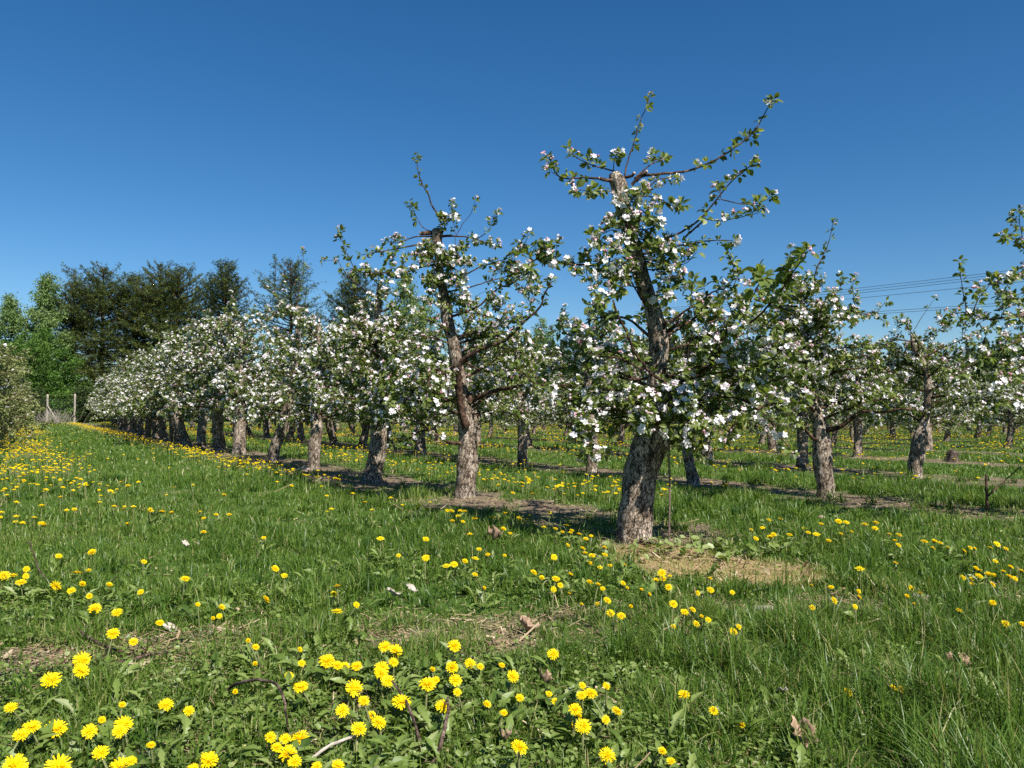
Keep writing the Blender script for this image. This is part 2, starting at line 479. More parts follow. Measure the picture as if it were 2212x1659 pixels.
def blossom_items(rng, P, A, typ, size, lod):
    """one list of flowers/buds round every spur -> geometry added by the caller"""
    n_open = np.where(typ == 2, rng.integers(4, 8, len(P)), np.where(typ == 1, rng.integers(0, 3, len(P)), 0))
    n_bud = np.where(typ == 2, rng.integers(0, 3, len(P)), np.where(typ == 1, rng.integers(3, 7, len(P)), 0))
    out = []
    for n, kind in ((n_open, 'f'), (n_bud, 'b')):
        idx = np.repeat(np.arange(len(P)), n)
        if len(idx) == 0: out.append(None); continue
        a = A[idx]; b, c = perp(a)
        ph = rng.random(len(idx)) * 2 * np.pi; th = np.abs(rng.normal(0, .75 if kind == 'f' else .6, len(idx))).clip(0, 1.6)
        d = np.cos(th)[:, None] * a + np.sin(th)[:, None] * (np.cos(ph)[:, None] * b + np.sin(ph)[:, None] * c)
        sz = size[idx] * rng.uniform(.85, 1.15, len(idx))
        pos = P[idx] + a * (.012 * size[idx])[:, None] + d * (sz * rng.uniform(.026, .042, len(idx)))[:, None]
        dd = norm(d + rng.normal(0, .25, d.shape) + np.array([0, 0, .15]))
        X, Y = perp(dd)
        if kind == 'f':
            r = .0195 * sz * rng.uniform(.8, 1.1, len(idx))
            t = np.clip(rng.beta(1.2, 5, len(idx)), 0, .6)
            out.append(((FLOWER if lod == 0 else FLOWER2), place((FLOWER if lod == 0 else FLOWER2)[0], pos, X, Y, dd, r), t))
        else:
            r = .0072 * sz * rng.uniform(.8, 1.3, len(idx))
            t = np.clip(rng.normal(.68, .17, len(idx)), .2, 1)
            out.append(((BUD if lod == 0 else BUD2), place((BUD if lod == 0 else BUD2)[0], pos, X, Y, dd, r), t))
    return out

class Tree:
    def __init__(s, seed, lod=0, leaf=0.056, leafmat='apple_leaf', bloom=1.0, nleaf=(5, 8)):
        s.rng = np.random.default_rng(seed); s.lod = lod; s.leaf = leaf; s.leafmat = leafmat; s.bloom = bloom; s.nleaf = nleaf
        s.limbs = []; s.P = []; s.A = []; s.K = []; s.S = []
        s.trunk = Geo(); s.cur = None; s.seed = seed
    def spur(s, p, a, kind, size=1.0):
        s.P.append(p); s.A.append(a); s.K.append(kind); s.S.append(size)
    def kind(s, bloom):
        r = s.rng.random()
        o, b = bloom
        o *= s.bloom; b *= s.bloom
        return 2 if r < o else (1 if r < o + b else 0)
    def add_trunk(s, P, R, sides=26, bump=.16, step=.025):
        Q = np.hstack([np.asarray(P, float), np.asarray(R, float)[:, None]])
        Q = catmull(Q, step if s.lod == 0 else .09)
        s.trunk.add(*tube(Q[:, :3], np.maximum(Q[:, 3], .004), sides if s.lod == 0 else 9, bump, s.seed))
        return Q
    def limb(s, P, r0, r1, twigs=6.0, tl=.22, step=.06, bloom=(.25, .3), start=.12, up=.35, new=True, sub=0, tip=True, size=1.0, cutend=False):
        rng = s.rng
        P = catmull(P, .03 if s.lod == 0 else .08)
        ln = np.concatenate([[0], np.cumsum(np.linalg.norm(np.diff(P, axis=0), axis=1))]); L = ln[-1]
        if L < .01: return
        P = P + np.cumsum(rng.normal(0, .0025, P.shape), 0) * np.sin(np.pi * ln / L)[:, None]
        if new or s.cur is None:
            s.cur = Geo(); s.limbs.append(s.cur)
        R = r0 + (r1 - r0) * (ln / L) ** .8
        V, lo, st = tube(P, R, 8 if (s.lod == 0 and r0 > .012) else 5, .08 if r0 > .01 else 0, s.seed + len(s.limbs))
        mt = np.zeros(len(st), int)
        if cutend: mt[-1] = 1
        s.cur.add(V, lo, st, .5, mt)
        T = norm(np.gradient(P, axis=0))
        def at(d):
            k = min(int(np.searchsorted(ln, d)), len(P) - 1); return P[k], T[k]
        # side twigs
        nt_ = rng.poisson(max(0, twigs * L * (1 - start)))
        for d in np.sort(rng.uniform(start * L, L, nt_)):
            p, t = at(d)
            v = rng.normal(0, 1, 3); v -= t * (v @ t); v /= np.linalg.norm(v)
            dr = norm(.9 * v + .55 * t + np.array([0, 0, up]))
            l = tl * rng.uniform(.45, 1.25) * (1 - .35 * d / L)
            bend = rng.normal(0, .18, 3) + np.array([0, 0, .12])
            Q = np.array([p, p + dr * l * .5, p + dr * l + bend * l * .5])
            if sub > 0:
                s.limb(Q, max(.004, r1 * .9), .0022, twigs * 1.1, tl * .6, step, bloom, .1, up, False, sub - 1, True, size)
            else:
                s.limb(Q, max(.0026, min(r1, .0045)), .0016, 0, 0, step, bloom, .25, up, False, 0, True, size)
        # spurs along
        d = start * L + rng.random() * step
        while d < L - step * .4:
            p, t = at(d)
            v = rng.normal(0, 1, 3) + np.array([0, 0, .5]); v -= t * (v @ t); v /= max(np.linalg.norm(v), 1e-6)
            s.spur(p + v * .008, norm(v + .35 * t + np.array([0, 0, .25])), s.kind(bloom), size * rng.uniform(.75, 1.1))
            d += step * rng.uniform(.6, 1.5)
        if tip and not cutend:
            s.spur(P[-1], norm(T[-1] + np.array([0, 0, .15])), s.kind((bloom[0], bloom[1] * 1.5)), size)
    def crown(s, base, zs, n, length, az0=0.0, rise=(.1, .5), droop=.15, r=.016, twigs=7.0, tl=.26, step=.06, bloom=(.25, .3), sub=1, trunkQ=None, azr=None):
        """side limbs round the trunk between two heights"""
        rng = s.rng
        for k in range(n):
            z = zs[0] + (zs[1] - zs[0]) * (k + rng.random()) / n
            az = az0 + k * 2.399 + rng.normal(0, .3) if azr is None else rng.uniform(*azr)
            l = length * rng.uniform(.75, 1.15)
            if trunkQ is not None:
                kk = int(np.argmin(np.abs(trunkQ[:, 2] - z))); b = trunkQ[kk, :3]
            else: b = np.array([base[0], base[1], z])
            h = np.array([math.cos(az), math.sin(az), 0])
            ri = rng.uniform(*rise)
            P = [b, b + h * l * .35 + [0, 0, l * ri * .45], b + h * l * .7 + [0, 0, l * ri * .8] + rng.normal(0, .05, 3), b + h * l + [0, 0, l * (ri - droop)] + rng.normal(0, .07, 3)]
            s.limb(P, r * rng.uniform(.8, 1.2), .004, twigs, tl, step, bloom, .14, .3, True, sub)
    def leaves_geo(s):
        rng = s.rng; g = Geo()
        if not s.P: return g
        P = np.array(s.P); A = norm(np.array(s.A)); S = np.array(s.S)
        n = rng.integers(s.nleaf[0], s.nleaf[1] + 1, len(P))
        idx = np.repeat(np.arange(len(P)), n)
        a = A[idx]; b, c = perp(a)
        j = np.concatenate([np.arange(k) for k in n]) * 2.4 + rng.normal(0, .4, len(idx))
        th = rng.uniform(.45, 1.45, len(idx))
        d = np.cos(th)[:, None] * a + np.sin(th)[:, None] * (np.cos(j)[:, None] * b + np.sin(j)[:, None] * c)
        d = norm(d + np.array([0, 0, -.22]) + rng.normal(0, .15, d.shape))
        up = norm(a * .6 + np.array([0, 0, .5]) + rng.normal(0, .45, d.shape))
        X, Y, Z = frames(d, up)
        sz = s.leaf * S[idx] * rng.uniform(.55, 1.15, len(idx))
        t = LEAF if s.lod == 0 else LEAF2
        V = place(t[0], P[idx] + d * (.012 * S[idx])[:, None], X, Y, Z, np.stack([sz, sz * rng.uniform(.8, 1.15, len(idx)), sz], -1))
        tint = np.clip(.45 + .22 * rng.standard_normal(len(idx)) + .12 * rng.standard_normal(len(P))[idx], 0, 1)
        g.inst(t, V, tint)
        return g
    def finish(s, name, label, cat='tree', group=None, loc=(0, 0, 0), clusters=False, merge=False):
        rng = s.rng
        o = thing(name, label, cat, loc, group)
        if merge:
            for l in s.limbs:
                for v, lo, st, t in zip(l.V, l.L, l.S, l.T): pass
        s.trunk.build('trunk', [M['bark'], M['cut']], o)
        if merge:
            g = Geo()
            for l in s.limbs:
                V = np.concatenate(l.V); g.add(V, np.concatenate(l.L), np.concatenate(l.S), .5)
            b = g.build('limbs', [M['limb']], o); b['kind'] = 'stuff'
        else:
            for l in s.limbs: l.build('limb', [M['limb'], M['cut']], o)
        s.leaves_geo().build('leaves', M[s.leafmat], o, smooth=False)
        if s.P:
            P = np.array(s.P); A = norm(np.array(s.A)); K = np.array(s.K); S = np.array(s.S)
            sel = np.where(K > 0)[0]
            if clusters and len(sel):
                # the hundred most open clusters are parts of their own
                big = sel[np.argsort(-(K[sel] * 10 + S[sel] + rng.random(len(sel))))][:100]
                if getattr(s, '_protos', None) is None:
                    s._protos = {}
                    for kk in (1, 2):
                        for v in range(6):
                            g = Geo()
                            for it in blossom_items(rng, np.zeros((1, 3)), np.array([[0, 0, 1.0]]), np.array([kk]), np.array([1.0]), 0):
                                if it: g.inst(*it)
                            s._protos[(kk, v)] = g.mesh('blossom_cluster', M['petal'], False)
                for i in big:
                    bo = link('blossom_cluster', s._protos[(int(K[i]), int(rng.integers(6)))], o)
                    bo.location = P[i]; bo.scale = (S[i],) * 3
                    q = Vector(A[i]).to_track_quat('Z', 'Y'); bo.rotation_euler = q.to_euler()
                sel = np.setdiff1d(sel, big)
            if len(sel):
                g = Geo()
                for it in blossom_items(rng, P[sel], A[sel], K[sel], S[sel], s.lod):
                    if it: g.inst(*it)
                b = g.build('blossoms', M['petal'], o, smooth=False); b['kind'] = 'stuff'
        return o

def copy_tree(o, label, loc, rotz, scale, group):
    c = o.copy(); COL.objects.link(c)
    c.location = loc; c.rotation_euler = (0, 0, rotz); c.scale = scale
    c['label'] = label; c['group'] = group
    for ch in o.children:
        d = ch.copy(); COL.objects.link(d); d.parent = c
    return c

def pts(L, Y, dz=0.0, origin=None):
    """photo points -> world points; the limb ends dz metres nearer (-) or farther (+)"""
    n = len(L); out = []
    for k, p in enumerate(L):
        q = px(p[0], p[1], Y + dz * k / max(1, n - 1))
        out.append(q - origin if origin is not None else q)
    return out

G1 = 'apple trees of the nearest row'
# crop helpers: coordinates read off enlarged crops of the photograph
def c1(*L): return [(1080 + x * .306, 189 + y * .306) for x, y in L]
def c2(*L): return [(1080 + x * .3093, 675 + y * .3093) for x, y in L]
def c3(*L): return [(648 + x * .2441, 324 + y * .2441) for x, y in L]
def c4(*L): return [(648 + x * .2441, 702 + y * .2441) for x, y in L]
def c5(*L): return [(x * .293, 540 + y * .293) for x, y in L]
def c6(*L): return [(1620 + x * .2767, 432 + y * .2767) for x, y in L]
def c7(*L): return [(1620 + x * .2767, 864 + y * .2767) for x, y in L]

def start_tree(bx, by, seed, **kw):
    g = gpx(bx, by); Y = g[1]
    org = np.array([g[0], Y, float(gz(g[0], Y))])
    t = Tree(seed, **kw); t.Y = Y; t.org = org
    t.pt = lambda L, dz=0.0, y0=0.0: pts(L, Y + y0, dz, org)
    t.w = lambda p: p * Y / F
    return t

def trunk_px(t, L):
    """L: (x, y, width) up the trunk"""
    P = t.pt([(a, b) for a, b, _ in L]); R = [t.w(c) / 2 for _, _, c in L]
    P[0] = P[0] - np.array([0, 0, .06])
    return t.add_trunk(P, R)

# ---------------------------------------------------------------- the big tree in front
def tree_one():
    t = start_tree(1370, 1172, 101, nleaf=(5, 8))
    Q = trunk_px(t, [(1370, 1180, 86), (1371, 1160, 76), (1374, 1100, 70), (1379, 1046, 72), (1389, 1000, 75), (1402, 962, 76), (1412, 938, 70), (1418, 905, 50), (1418, 850, 45), (1420, 799, 40), (1423, 737, 40), (1412, 675, 36), (1404, 650, 30), (1395, 627, 34), (1374, 556, 33), (1358, 495, 31), (1346, 449, 31), (1338, 403, 34), (1330, 385, 30), (1326, 374, 22)])
    P = t.pt
    sky = (.06, .42)
    low = (.36, .22)
    L = t.limb
    # cut stubs and burrs
    for a, r in ((c1((870, 640), (930, 630), (950, 600)), .012), (c1((960, 660), (1000, 610), (1040, 590)), .013), (c1((840, 650), (760, 660), (700, 640)), .014), (c2((1060, 60), (1140, 90), (1170, 60)), .022), (c2((1100, 150), (1180, 130), (1250, 70)), .014), (c1((1000, 1420), (1040, 1500), (1060, 1500)), .02), (c2((1100, 480), (1110, 520), (1105, 550)), .022)):
        L(P(a, -.06), r, r * .8, 0, 0, 9, (0, 0), cutend=True)
    # sky shoots
    L(P(c1((930, 690), (1000, 625), (1150, 605), (1300, 580), (1420, 540), (1550, 480), (1680, 400), (1800, 290), (1880, 160), (1925, 85)), -.25), .012, .0028, 1.5, .06, .052, (.03, .2), .38)
    L(P(c1((880, 650), (890, 560), (930, 420), (965, 320), (1000, 220), (1040, 110), (1050, 65)), .1), .006, .0022, 0.6, .04, .075, (.02, .25), .35, size=.75)
    L(P(c1((930, 1120), (1100, 1085), (1250, 1040), (1380, 970), (1480, 880), (1560, 780), (1640, 680), (1720, 600), (1785, 545)), -.35), .011, .003, 2.2, .09, .07, sky, .5)
    L(P(c1((1290, 1075), (1380, 985), (1450, 925)), -.3), .007, .006, 1, .06, .2, sky, .3)
    L(P(c1((1560, 790), (1680, 820), (1780, 825), (1860, 800), (1910, 775)), -.1, -.28), .004, .0022, 5, .07, .045, sky, .25)
    L(P(c1((1460, 930), (1560, 938), (1640, 920), (1760, 890), (1830, 845)), -.1, -.25), .004, .0022, 5, .07, .05, sky, .2)
    L(P(c1((1560, 780), (1555, 730), (1550, 700)), 0, -.3), .003, .002, 0, .05, .05, sky, .4)
    L(P(c1((960, 1180), (1100, 1160), (1220, 1130), (1340, 1105), (1450, 1090), (1540, 1080), (1640, 1080)), -.3), .010, .0025, 4, .08, .05, (.2, .3), .3)
    L(P(c1((960, 1190), (1150, 1240), (1290, 1240), (1390, 1160)), -.25), .006, .002, 4, .08, .07, (.15, .3), .3)
    L(P(c1((910, 800), (960, 760), (1060, 700), (1130, 650), (1225, 645)), -.1), .008, .003, 5, .08, .045, (.4, .3), .2)
    L(P(c1((950, 770), (1080, 785), (1200, 850), (1265, 870), (1290, 830)), -.2), .006, .0025, 5, .08, .06, (.3, .3), .3)
    L(P(c1((820, 660), (700, 640), (600, 630), (500, 640), (420, 620), (380, 570), (330, 505)), -.1), .011, .0025, 5, .085, .05, sky, .3)
    L(P(c1((810, 590), (700, 557), (600, 520), (520, 480), (490, 435)), -.15), .006, .0022, 5, .08, .045, sky, .15)
    L(P(c1((830, 730), (700, 722), (600, 718), (550, 725)), -.2), .005, .0022, 6, .09, .05, sky, .15)
    L(P(c1((800, 600), (800, 540), (810, 495)), -.05), .004, .0022, 4, .05, .045, (.5, .3), .2)
    L(P(c1((950, 640), (1030, 570), (1090, 530), (1150, 510)), .1), .007, .0025, 4, .06, .05, (.15, .5), .45)
    L(P(c1((880, 700), (830, 800), (860, 900), (930, 1000)), -.2), .010, .004, 6, .07, .05, (.4, .3), .2)
    # blossom round the upper leader
    for a in (c1((870, 850), (930, 800), (900, 760)), c1((900, 880), (980, 860), (1040, 900)), c1((930, 1000), (1040, 1000), (1120, 960)), c1((940, 1060), (1050, 1090), (1120, 1120)), c1((960, 1090), (1130, 1110), (1200, 1150)), c1((1000, 1230), (1120, 1230), (1190, 1260)), c1((980, 1280), (1150, 1290), (1260, 1290)), c1((1040, 1500), (1120, 1450), (1180, 1460)), c1((880, 1050), (800, 1000), (730, 1030)), c1((900, 1080), (820, 1070), (760, 1130)), c1((870, 960), (800, 950), (770, 950)), c1((960, 1250), (880, 1230), (820, 1270)), c1((980, 1330), (880, 1340), (800, 1380)), c1((960, 1150), (930, 1120), (870, 1130))):
        L(P(a, -.22), .006, .0025, 7, .10, .04, (.42, .3), .15)
    # left limb over the gap
    L(P(c1((930, 1180), (850, 1150), (760, 1195), (690, 1250), (560, 1255), (420, 1240), (300, 1205), (240, 1220)), -.35), .016, .003, 6, .11, .04, (.25, .42), .3)
    L(P(c1((600, 1250), (600, 1170), (640, 1110)), -.1, -.2), .004, .002, 6, .07, .04, (.05, .6), .1)
    L(P(c1((420, 1240), (340, 1170), (330, 1120)), -.1, -.25), .004, .002, 6, .07, .04, (.1, .5), .1)
    L(P(c1((610, 1250), (620, 1330), (670, 1430), (700, 1500)), -.2, -.2), .004, .002, 5, .08, .05, (.1, .35), .1)
    L(P(c1((1000, 1420), (880, 1400), (800, 1480), (700, 1500), (680, 1580)), -.3), .006, .002, 5, .09, .045, (.15, .3), .2)
    L(P(c1((1000, 1500), (900, 1330), (800, 1400), (770, 1350)), -0.18), .006, .002, 5, .09, .045, (.2, .2), .2)
    L(P(c1((1200, 1659), (1290, 1590), (1400, 1530), (1500, 1450), (1620, 1395), (1650, 1300), (1640, 1230)), -.3), .009, .0025, 4, .10, .045, (.03, .28), .5)
    L(P(c1((1260, 1620), (1350, 1540), (1360, 1420), (1360, 1370)), -.2, -.1), .004, .002, 4, .06, .06, (.02, .15), .3, size=1.15)
    L(P(c1((1650, 1400), (1680, 1330), (1690, 1300)), 0, -.3), .003, .002, 4, .06, .05, (.1, .3), .2)
    L(P(c1((1480, 1659), (1650, 1600), (1780, 1480), (1850, 1350), (1860, 1330)), -0.18), .006, .002, 4, .10, .05, (.03, .12), .3, size=1.2)
    # a leafy shoot that crosses in front of the second row tree
    L(P(c6((0, 960), (80, 900), (220, 760), (300, 660), (370, 540), (430, 440), (450, 400)), -.6, -.3), .008, .0025, 3, .10, .055, (.02, .10), .15, size=1.25)
    L(P(c6((0, 790), (60, 690), (110, 610)), -.4, -.5), .004, .002, 3, .08, .06, (0, .1), .2, size=1.25)
    # middle and lower limbs
    L(P(c2((1195, 740), (1190, 620), (1150, 500), (1080, 445), (1000, 370), (930, 270), (870, 120), (810, 0), (790, -90)), -.15, -.28), .013, .006, 3, .13, .10, (.25, .25), .2)
    L(P(c2((1150, 560), (1390, 430), (1500, 330), (1570, 180), (1640, 60), (1700, -40)), -0.23), .013, .004, 6, .16, .055, (.15, .25), .25, sub=1)
    L(P(c2((1160, 630), (1300, 640), (1450, 595), (1600, 590), (1700, 630), (1790, 680), (1840, 730), (1940, 850), (2030, 960)), -0.34), .015, .0035, 6, .12, .05, (.45, .2), .15, sub=1)
    L(P(c2((1790, 675), (1890, 645), (2000, 630), (2120, 600)), .2, -.6), .009, .003, 7, .13, .05, (.3, .3), .1, sub=1)
    L(P(c2((1080, 640), (900, 640), (750, 650), (620, 690), (600, 615), (480, 590), (350, 545), (220, 470), (120, 385)), -0.23), .013, .0035, 5, .10, .06, (.3, .3), .15)
    L(P(c2((1080, 200), (900, 50), (780, 45), (650, 50), (560, 110), (480, 190)), .25), .012, .003, 8, .14, .05, (.1, .35), .3)
    L(P(c2((1120, 700), (1300, 700), (1420, 760), (1440, 850), (1380, 930)), -0.23), .010, .003, 7, .12, .05, (.5, .2), .15, sub=1)
    L(P(c2((1110, 700), (900, 720), (700, 740), (620, 800), (600, 920), (650, 990)), -0.20), .010, .003, 7, .12, .05, (.4, .25), .2, sub=1)
    L(P(c2((1310, 310), (1330, 160), (1350, 0), (1360, -60)), -.1, -.2), .004, .002, 3, .10, .06, (.1, .3), .1)
    L(P(c2((1100, 420), (1300, 480), (1500, 520), (1700, 500), (1900, 480), (2080, 420)), -0.27), .012, .003, 7, .17, .055, (.42, .22), .2, sub=1)
    L(P(c2((1110, 480), (1290, 400), (1440, 380), (1640, 400)), -0.25), .009, .003, 8, .15, .05, (.5, .2), .2, sub=1)
    L(P(c2((1100, 300), (1300, 230), (1500, 250), (1750, 260), (1950, 200)), -0.23), .010, .003, 7, .17, .055, (.28, .28), .25, sub=1)
    L(P(c2((1090, 450), (900, 470), (700, 420), (500, 350), (380, 250)), .3), .010, .003, 7, .17, .06, (.2, .35), .3, sub=1)
    L(P(c2((1080, 560), (930, 560), (800, 540), (640, 560)), -0.20), .008, .003, 7, .13, .05, (.5, .2), .2, sub=1)
    L(P(c2((1100, 680), (1000, 740), (850, 780), (740, 740)), -0.20), .007, .003, 8, .12, .045, (.3, .3), .15, sub=1)
    L(P(c2((1130, 680), (1100, 740), (1060, 760), (1180, 780)), -0.18), .006, .003, 8, .10, .045, (.05, .3), .15, sub=1)
    L(P(c2((1110, 620), (1250, 800), (1480, 760), (1600, 830), (1580, 880)), -.35), .008, .003, 7, .12, .05, (.5, .2), .15, sub=1)
    for a in (c2((1130, 640), (1060, 700), (980, 720)), c2((1150, 660), (1200, 720), (1180, 800)), c2((1110, 600), (1020, 660), (1010, 760)), c2((1190, 690), (1280, 720), (1330, 780)), c2((1130, 560), (1240, 620), (1330, 640)), c2((1200, 700), (1240, 800), (1290, 880)), c2((1150, 500), (1260, 560), (1260, 660))):
        L(P(a, -.35, -.05), .006, .0025, 9, .12, .042, (.3, .25), .1, sub=1)
    for a in (c2((1250, 560), (1450, 660), (1650, 720), (1800, 800)), c2((1300, 200), (1500, 140), (1650, 110), (1800, 80)), c2((1200, 700), (1400, 700), (1560, 680), (1700, 740)), c2((1300, 480), (1500, 420), (1700, 400), (1900, 340)), c2((1000, 700), (850, 700), (700, 660), (560, 700)), c2((1000, 400), (850, 330), (700, 300), (560, 260))):
        L(P(a, -.3, .05), .009, .003, 6, .17, .055, (.36, .22), .1, sub=1)
    # limbs going away from the camera, seen through the gaps
    t.crown(None, (.85, 1.5), 6, .85, .4, (.1, .45), .1, .014, 6, .2, .06, (.25, .3), 1, Q, azr=(.3, 2.8))
    o = t.finish('apple_tree', 'largest gnarled apple tree at the front, with leaning trunk and tall bare shoots', 'tree', G1, t.org, clusters=True)
    return o
tree_one()

# ---------------------------------------------------------------- second tree of the row
def tree_two():
    t = start_tree(1002, 1079, 202)
    Q = trunk_px(t, [(1001, 1088, 58), (1002, 1070, 50), (1006, 1040, 46), (1010, 995, 43), (1011, 950, 40), (1008, 915, 36), (1003, 880, 30), (990, 800, 27), (978, 740, 25), (966, 690, 25), (964, 660, 25), (956, 620, 18), (951, 590, 17), (947, 545, 18), (945, 515, 21), (944, 500, 24), (944, 494, 16)])
    P = t.pt; L = t.limb; sky = (.06, .45); mid = (.3, .3)
    for a, r in ((c3((1195, 905), (1150, 878), (1108, 855)), .018), (c3((1200, 735), (1120, 740), (1062, 738)), .022), (c3((1240, 760), (1320, 760), (1340, 750)), .014), (c4((1440, 560), (1500, 640), (1500, 690)), .03)):
        L(P(a, -.05), r, r * .85, 0, 0, 9, (0, 0), cutend=True)
    L(P(c3((1245, 620), (1235, 585), (1170, 500), (1140, 410), (1080, 290), (1050, 180), (1035, 45))), .011, .0025, 1.2, .05, .075, (.02, .12), .4, size=.85)
    L(P(c3((1210, 730), (1110, 690), (1050, 610), (1000, 520), (965, 465)), -.1), .006, .0025, 4, .06, .05, sky, .45)
    L(P(c3((1260, 740), (1290, 650), (1340, 620), (1370, 600)), -.15), .006, .003, 8, .08, .04, sky, .1)
    L(P(c3((1250, 720), (1250, 640), (1260, 590)), -.1), .006, .003, 8, .08, .04, (.2, .4), .1)
    L(P(c3((1375, 950), (1380, 760), (1365, 580), (1350, 480)), .05), .004, .002, 1.5, .05, .08, (.05, .2), .45)
    L(P(c3((1380, 760), (1440, 660), (1510, 560), (1550, 450)), -.1), .004, .002, .5, .04, .14, (0, .4), .5)
    L(P(c3((1250, 770), (1380, 755), (1480, 755), (1560, 770), (1640, 810), (1740, 835)), -.2), .011, .003, 6, .10, .05, (.3, .35), .45)
    L(P(c3((1560, 790), (1640, 740), (1690, 690), (1720, 610), (1750, 560)), -.1, -.1), .005, .002, 2, .06, .06, sky, .3)
    L(P(c3((1180, 765), (1050, 770), (930, 800), (850, 825), (770, 810)), -.2), .010, .003, 7, .08, .045, (.1, .5), .5)
    L(P(c3((1180, 785), (1120, 795), (1060, 835), (960, 862), (860, 885), (740, 905), (640, 910), (540, 930)), -.3), .012, .003, 5, .08, .05, (.06, .4), .45)
    L(P(c3((1245, 1010), (1130, 1025), (1000, 1055), (900, 1088), (700, 1085), (500, 1082)), -.35), .013, .0035, 8, .11, .045, (.2, .4), .25)
    L(P(c3((495, 1075), (440, 960), (390, 850), (360, 720)), -.05, -.33), .005, .002, 2.5, .06, .06, sky, .15)
    L(P(c3((960, 900), (940, 960), (910, 1050)), -.2, -.1), .005, .002, 6, .08, .05, (.2, .4), .1)
    L(P(c3((1260, 1010), (1300, 980), (1400, 890), (1500, 820), (1540, 790)), -.2), .006, .0025, 5, .09, .05, (.2, .4), .3)
    L(P(c3((1290, 1260), (1360, 1245), (1450, 1232), (1600, 1190), (1750, 1140), (1850, 1110), (1950, 1050)), -.25), .010, .003, 4, .09, .06, (.1, .4), .45)
    L(P(c3((1320, 1480), (1560, 1400), (1650, 1320), (1750, 1240), (1850, 1210), (1960, 1140), (2100, 1140)), -.3), .014, .0035, 6, .11, .05, (.12, .42), .5)
    L(P(c3((1290, 1130), (1450, 1110), (1600, 1030), (1700, 990), (1820, 950), (1920, 880), (2000, 800), (2020, 745)), -.3), .010, .0025, 6, .09, .05, (.1, .4), .35)
    L(P(c3((1960, 1200), (1980, 1290), (2030, 1390)), 0, -.3), .004, .002, 4, .06, .07, sky, .1)
    L(P(c3((1390, 1350), (1420, 1240), (1440, 1130), (1460, 1020))), .004, .002, 4, .08, .07, (.1, .4), .2)
    L(P(c3((1480, 1380), (1540, 1340), (1590, 1270), (1640, 1250))), .003, .0015, 0, .03, .3, (0, 0), .9)
    for a in (c3((1250, 900), (1260, 960), (1290, 990)), c3((1240, 980), (1180, 1000), (1100, 980)), c3((1250, 1050), (1330, 1080), (1430, 1080)), c3((1260, 1060), (1180, 1130), (1130, 1180)), c3((1260, 1120), (1350, 1200), (1400, 1220)), c3((1280, 1180), (1180, 1240), (1150, 1300)), c3((1280, 1250), (1340, 1320), (1330, 1400))):
        L(P(a, -.15), .006, .0025, 8, .11, .045, (.3, .35), .1)
    for a in (c3((1240, 870), (1170, 900), (1120, 960)), c3((1250, 940), (1300, 930), (1350, 980)), c3((1240, 1000), (1200, 1060), (1180, 1120)), c3((1260, 1150), (1320, 1130), (1420, 1160)), c3((1280, 1300), (1200, 1330), (1130, 1320)), c3((1300, 1350), (1400, 1330), (1480, 1360)), c3((1250, 1000), (1360, 1020), (1480, 1000)), c3((1700, 1000), (1760, 1040), (1840, 1060)), c3((1850, 1215), (1900, 1130), (1960, 1080)), c3((2000, 1150), (2050, 1220), (2060, 1300)), c3((1650, 1330), (1750, 1400), (1850, 1420)), c3((1320, 1440), (1500, 1430), (1650, 1460))):
        L(P(a, -.2), .006, .0025, 9, .12, .042, (.25, .38), .05, sub=1)
    # the big fork on the right and the low red limb
    L(P(c4((1475, 900), (1430, 760), (1415, 560), (1420, 400), (1490, 310), (1600, 230), (1780, 160), (1850, 130), (1990, 0), (2140, -150), (2170, -260), (2230, -390)), -.5, -.12), .040, .005, 3.5, .14, .07, (.12, .4), .45, sub=1)
    L(P(c4((1500, 690), (1560, 655), (1620, 620), (1720, 590), (1850, 560), (2000, 545), (2200, 528), (2420, 540)), -.3), .026, .007, 4, .15, .09, (.3, .3), .45, sub=1)
    L(P(c4((1470, 1050), (1390, 1045), (1300, 1030), (1230, 990), (1150, 930), (1080, 870), (960, 760)), -.45), .022, .004, 5, .15, .07, (.3, .3), .3, sub=1)
    L(P(c4((1150, 930), (1050, 950), (980, 1000), (880, 1040), (820, 1060)), -.1, -.3), .010, .003, 7, .12, .055, (.3, .3), .15, sub=1)
    L(P(c4((1420, 330), (1340, 370), (1270, 420), (1120, 480), (960, 520), (820, 560)), -.4), .012, .003, 7, .18, .055, (.35, .3), .25, sub=1)
    L(P(c4((1440, 480), (1250, 480), (1050, 470), (900, 430), (760, 350)), -.3), .013, .003, 7, .18, .055, (.33, .3), .2, sub=1)
    L(P(c4((1450, 640), (1290, 660), (1100, 640), (930, 700), (800, 730)), -.45), .012, .003, 7, .17, .055, (.4, .25), .2, sub=1)
    L(P(c4((1460, 760), (1250, 800), (1150, 760), (1020, 720)), -.45), .012, .003, 7, .15, .055, (.35, .25), .2, sub=1)
    L(P(c4((1480, 800), (1650, 770), (1760, 740), (1900, 800)), -.4), .010, .003, 7, .15, .06, (.35, .25), .25, sub=1)
    L(P(c4((1380, 200), (1200, 120), (1000, 90), (850, 150)), -.3), .012, .003, 7, .18, .055, (.25, .35), .2, sub=1)
    L(P(c4((1380, 150), (1250, 20), (1100, -60), (950, -100)), -.3), .012, .003, 7, .16, .055, (.2, .38), .2, sub=1)
    L(P(c4((1400, 100), (1600, 60), (1750, -20), (1800, -90)), -.3), .012, .003, 7, .16, .05, (.4, .3), .15, sub=1)
    L(P(c4((1420, 300), (1600, 400), (1800, 400), (1950, 380), (2100, 480)), -.5), .012, .003, 7, .17, .055, (.3, .32), .25, sub=1)
    L(P(c4((1400, 250), (1650, 180), (1850, 220), (2000, 160)), -.35), .012, .003, 7, .17, .055, (.3, .32), .25, sub=1)
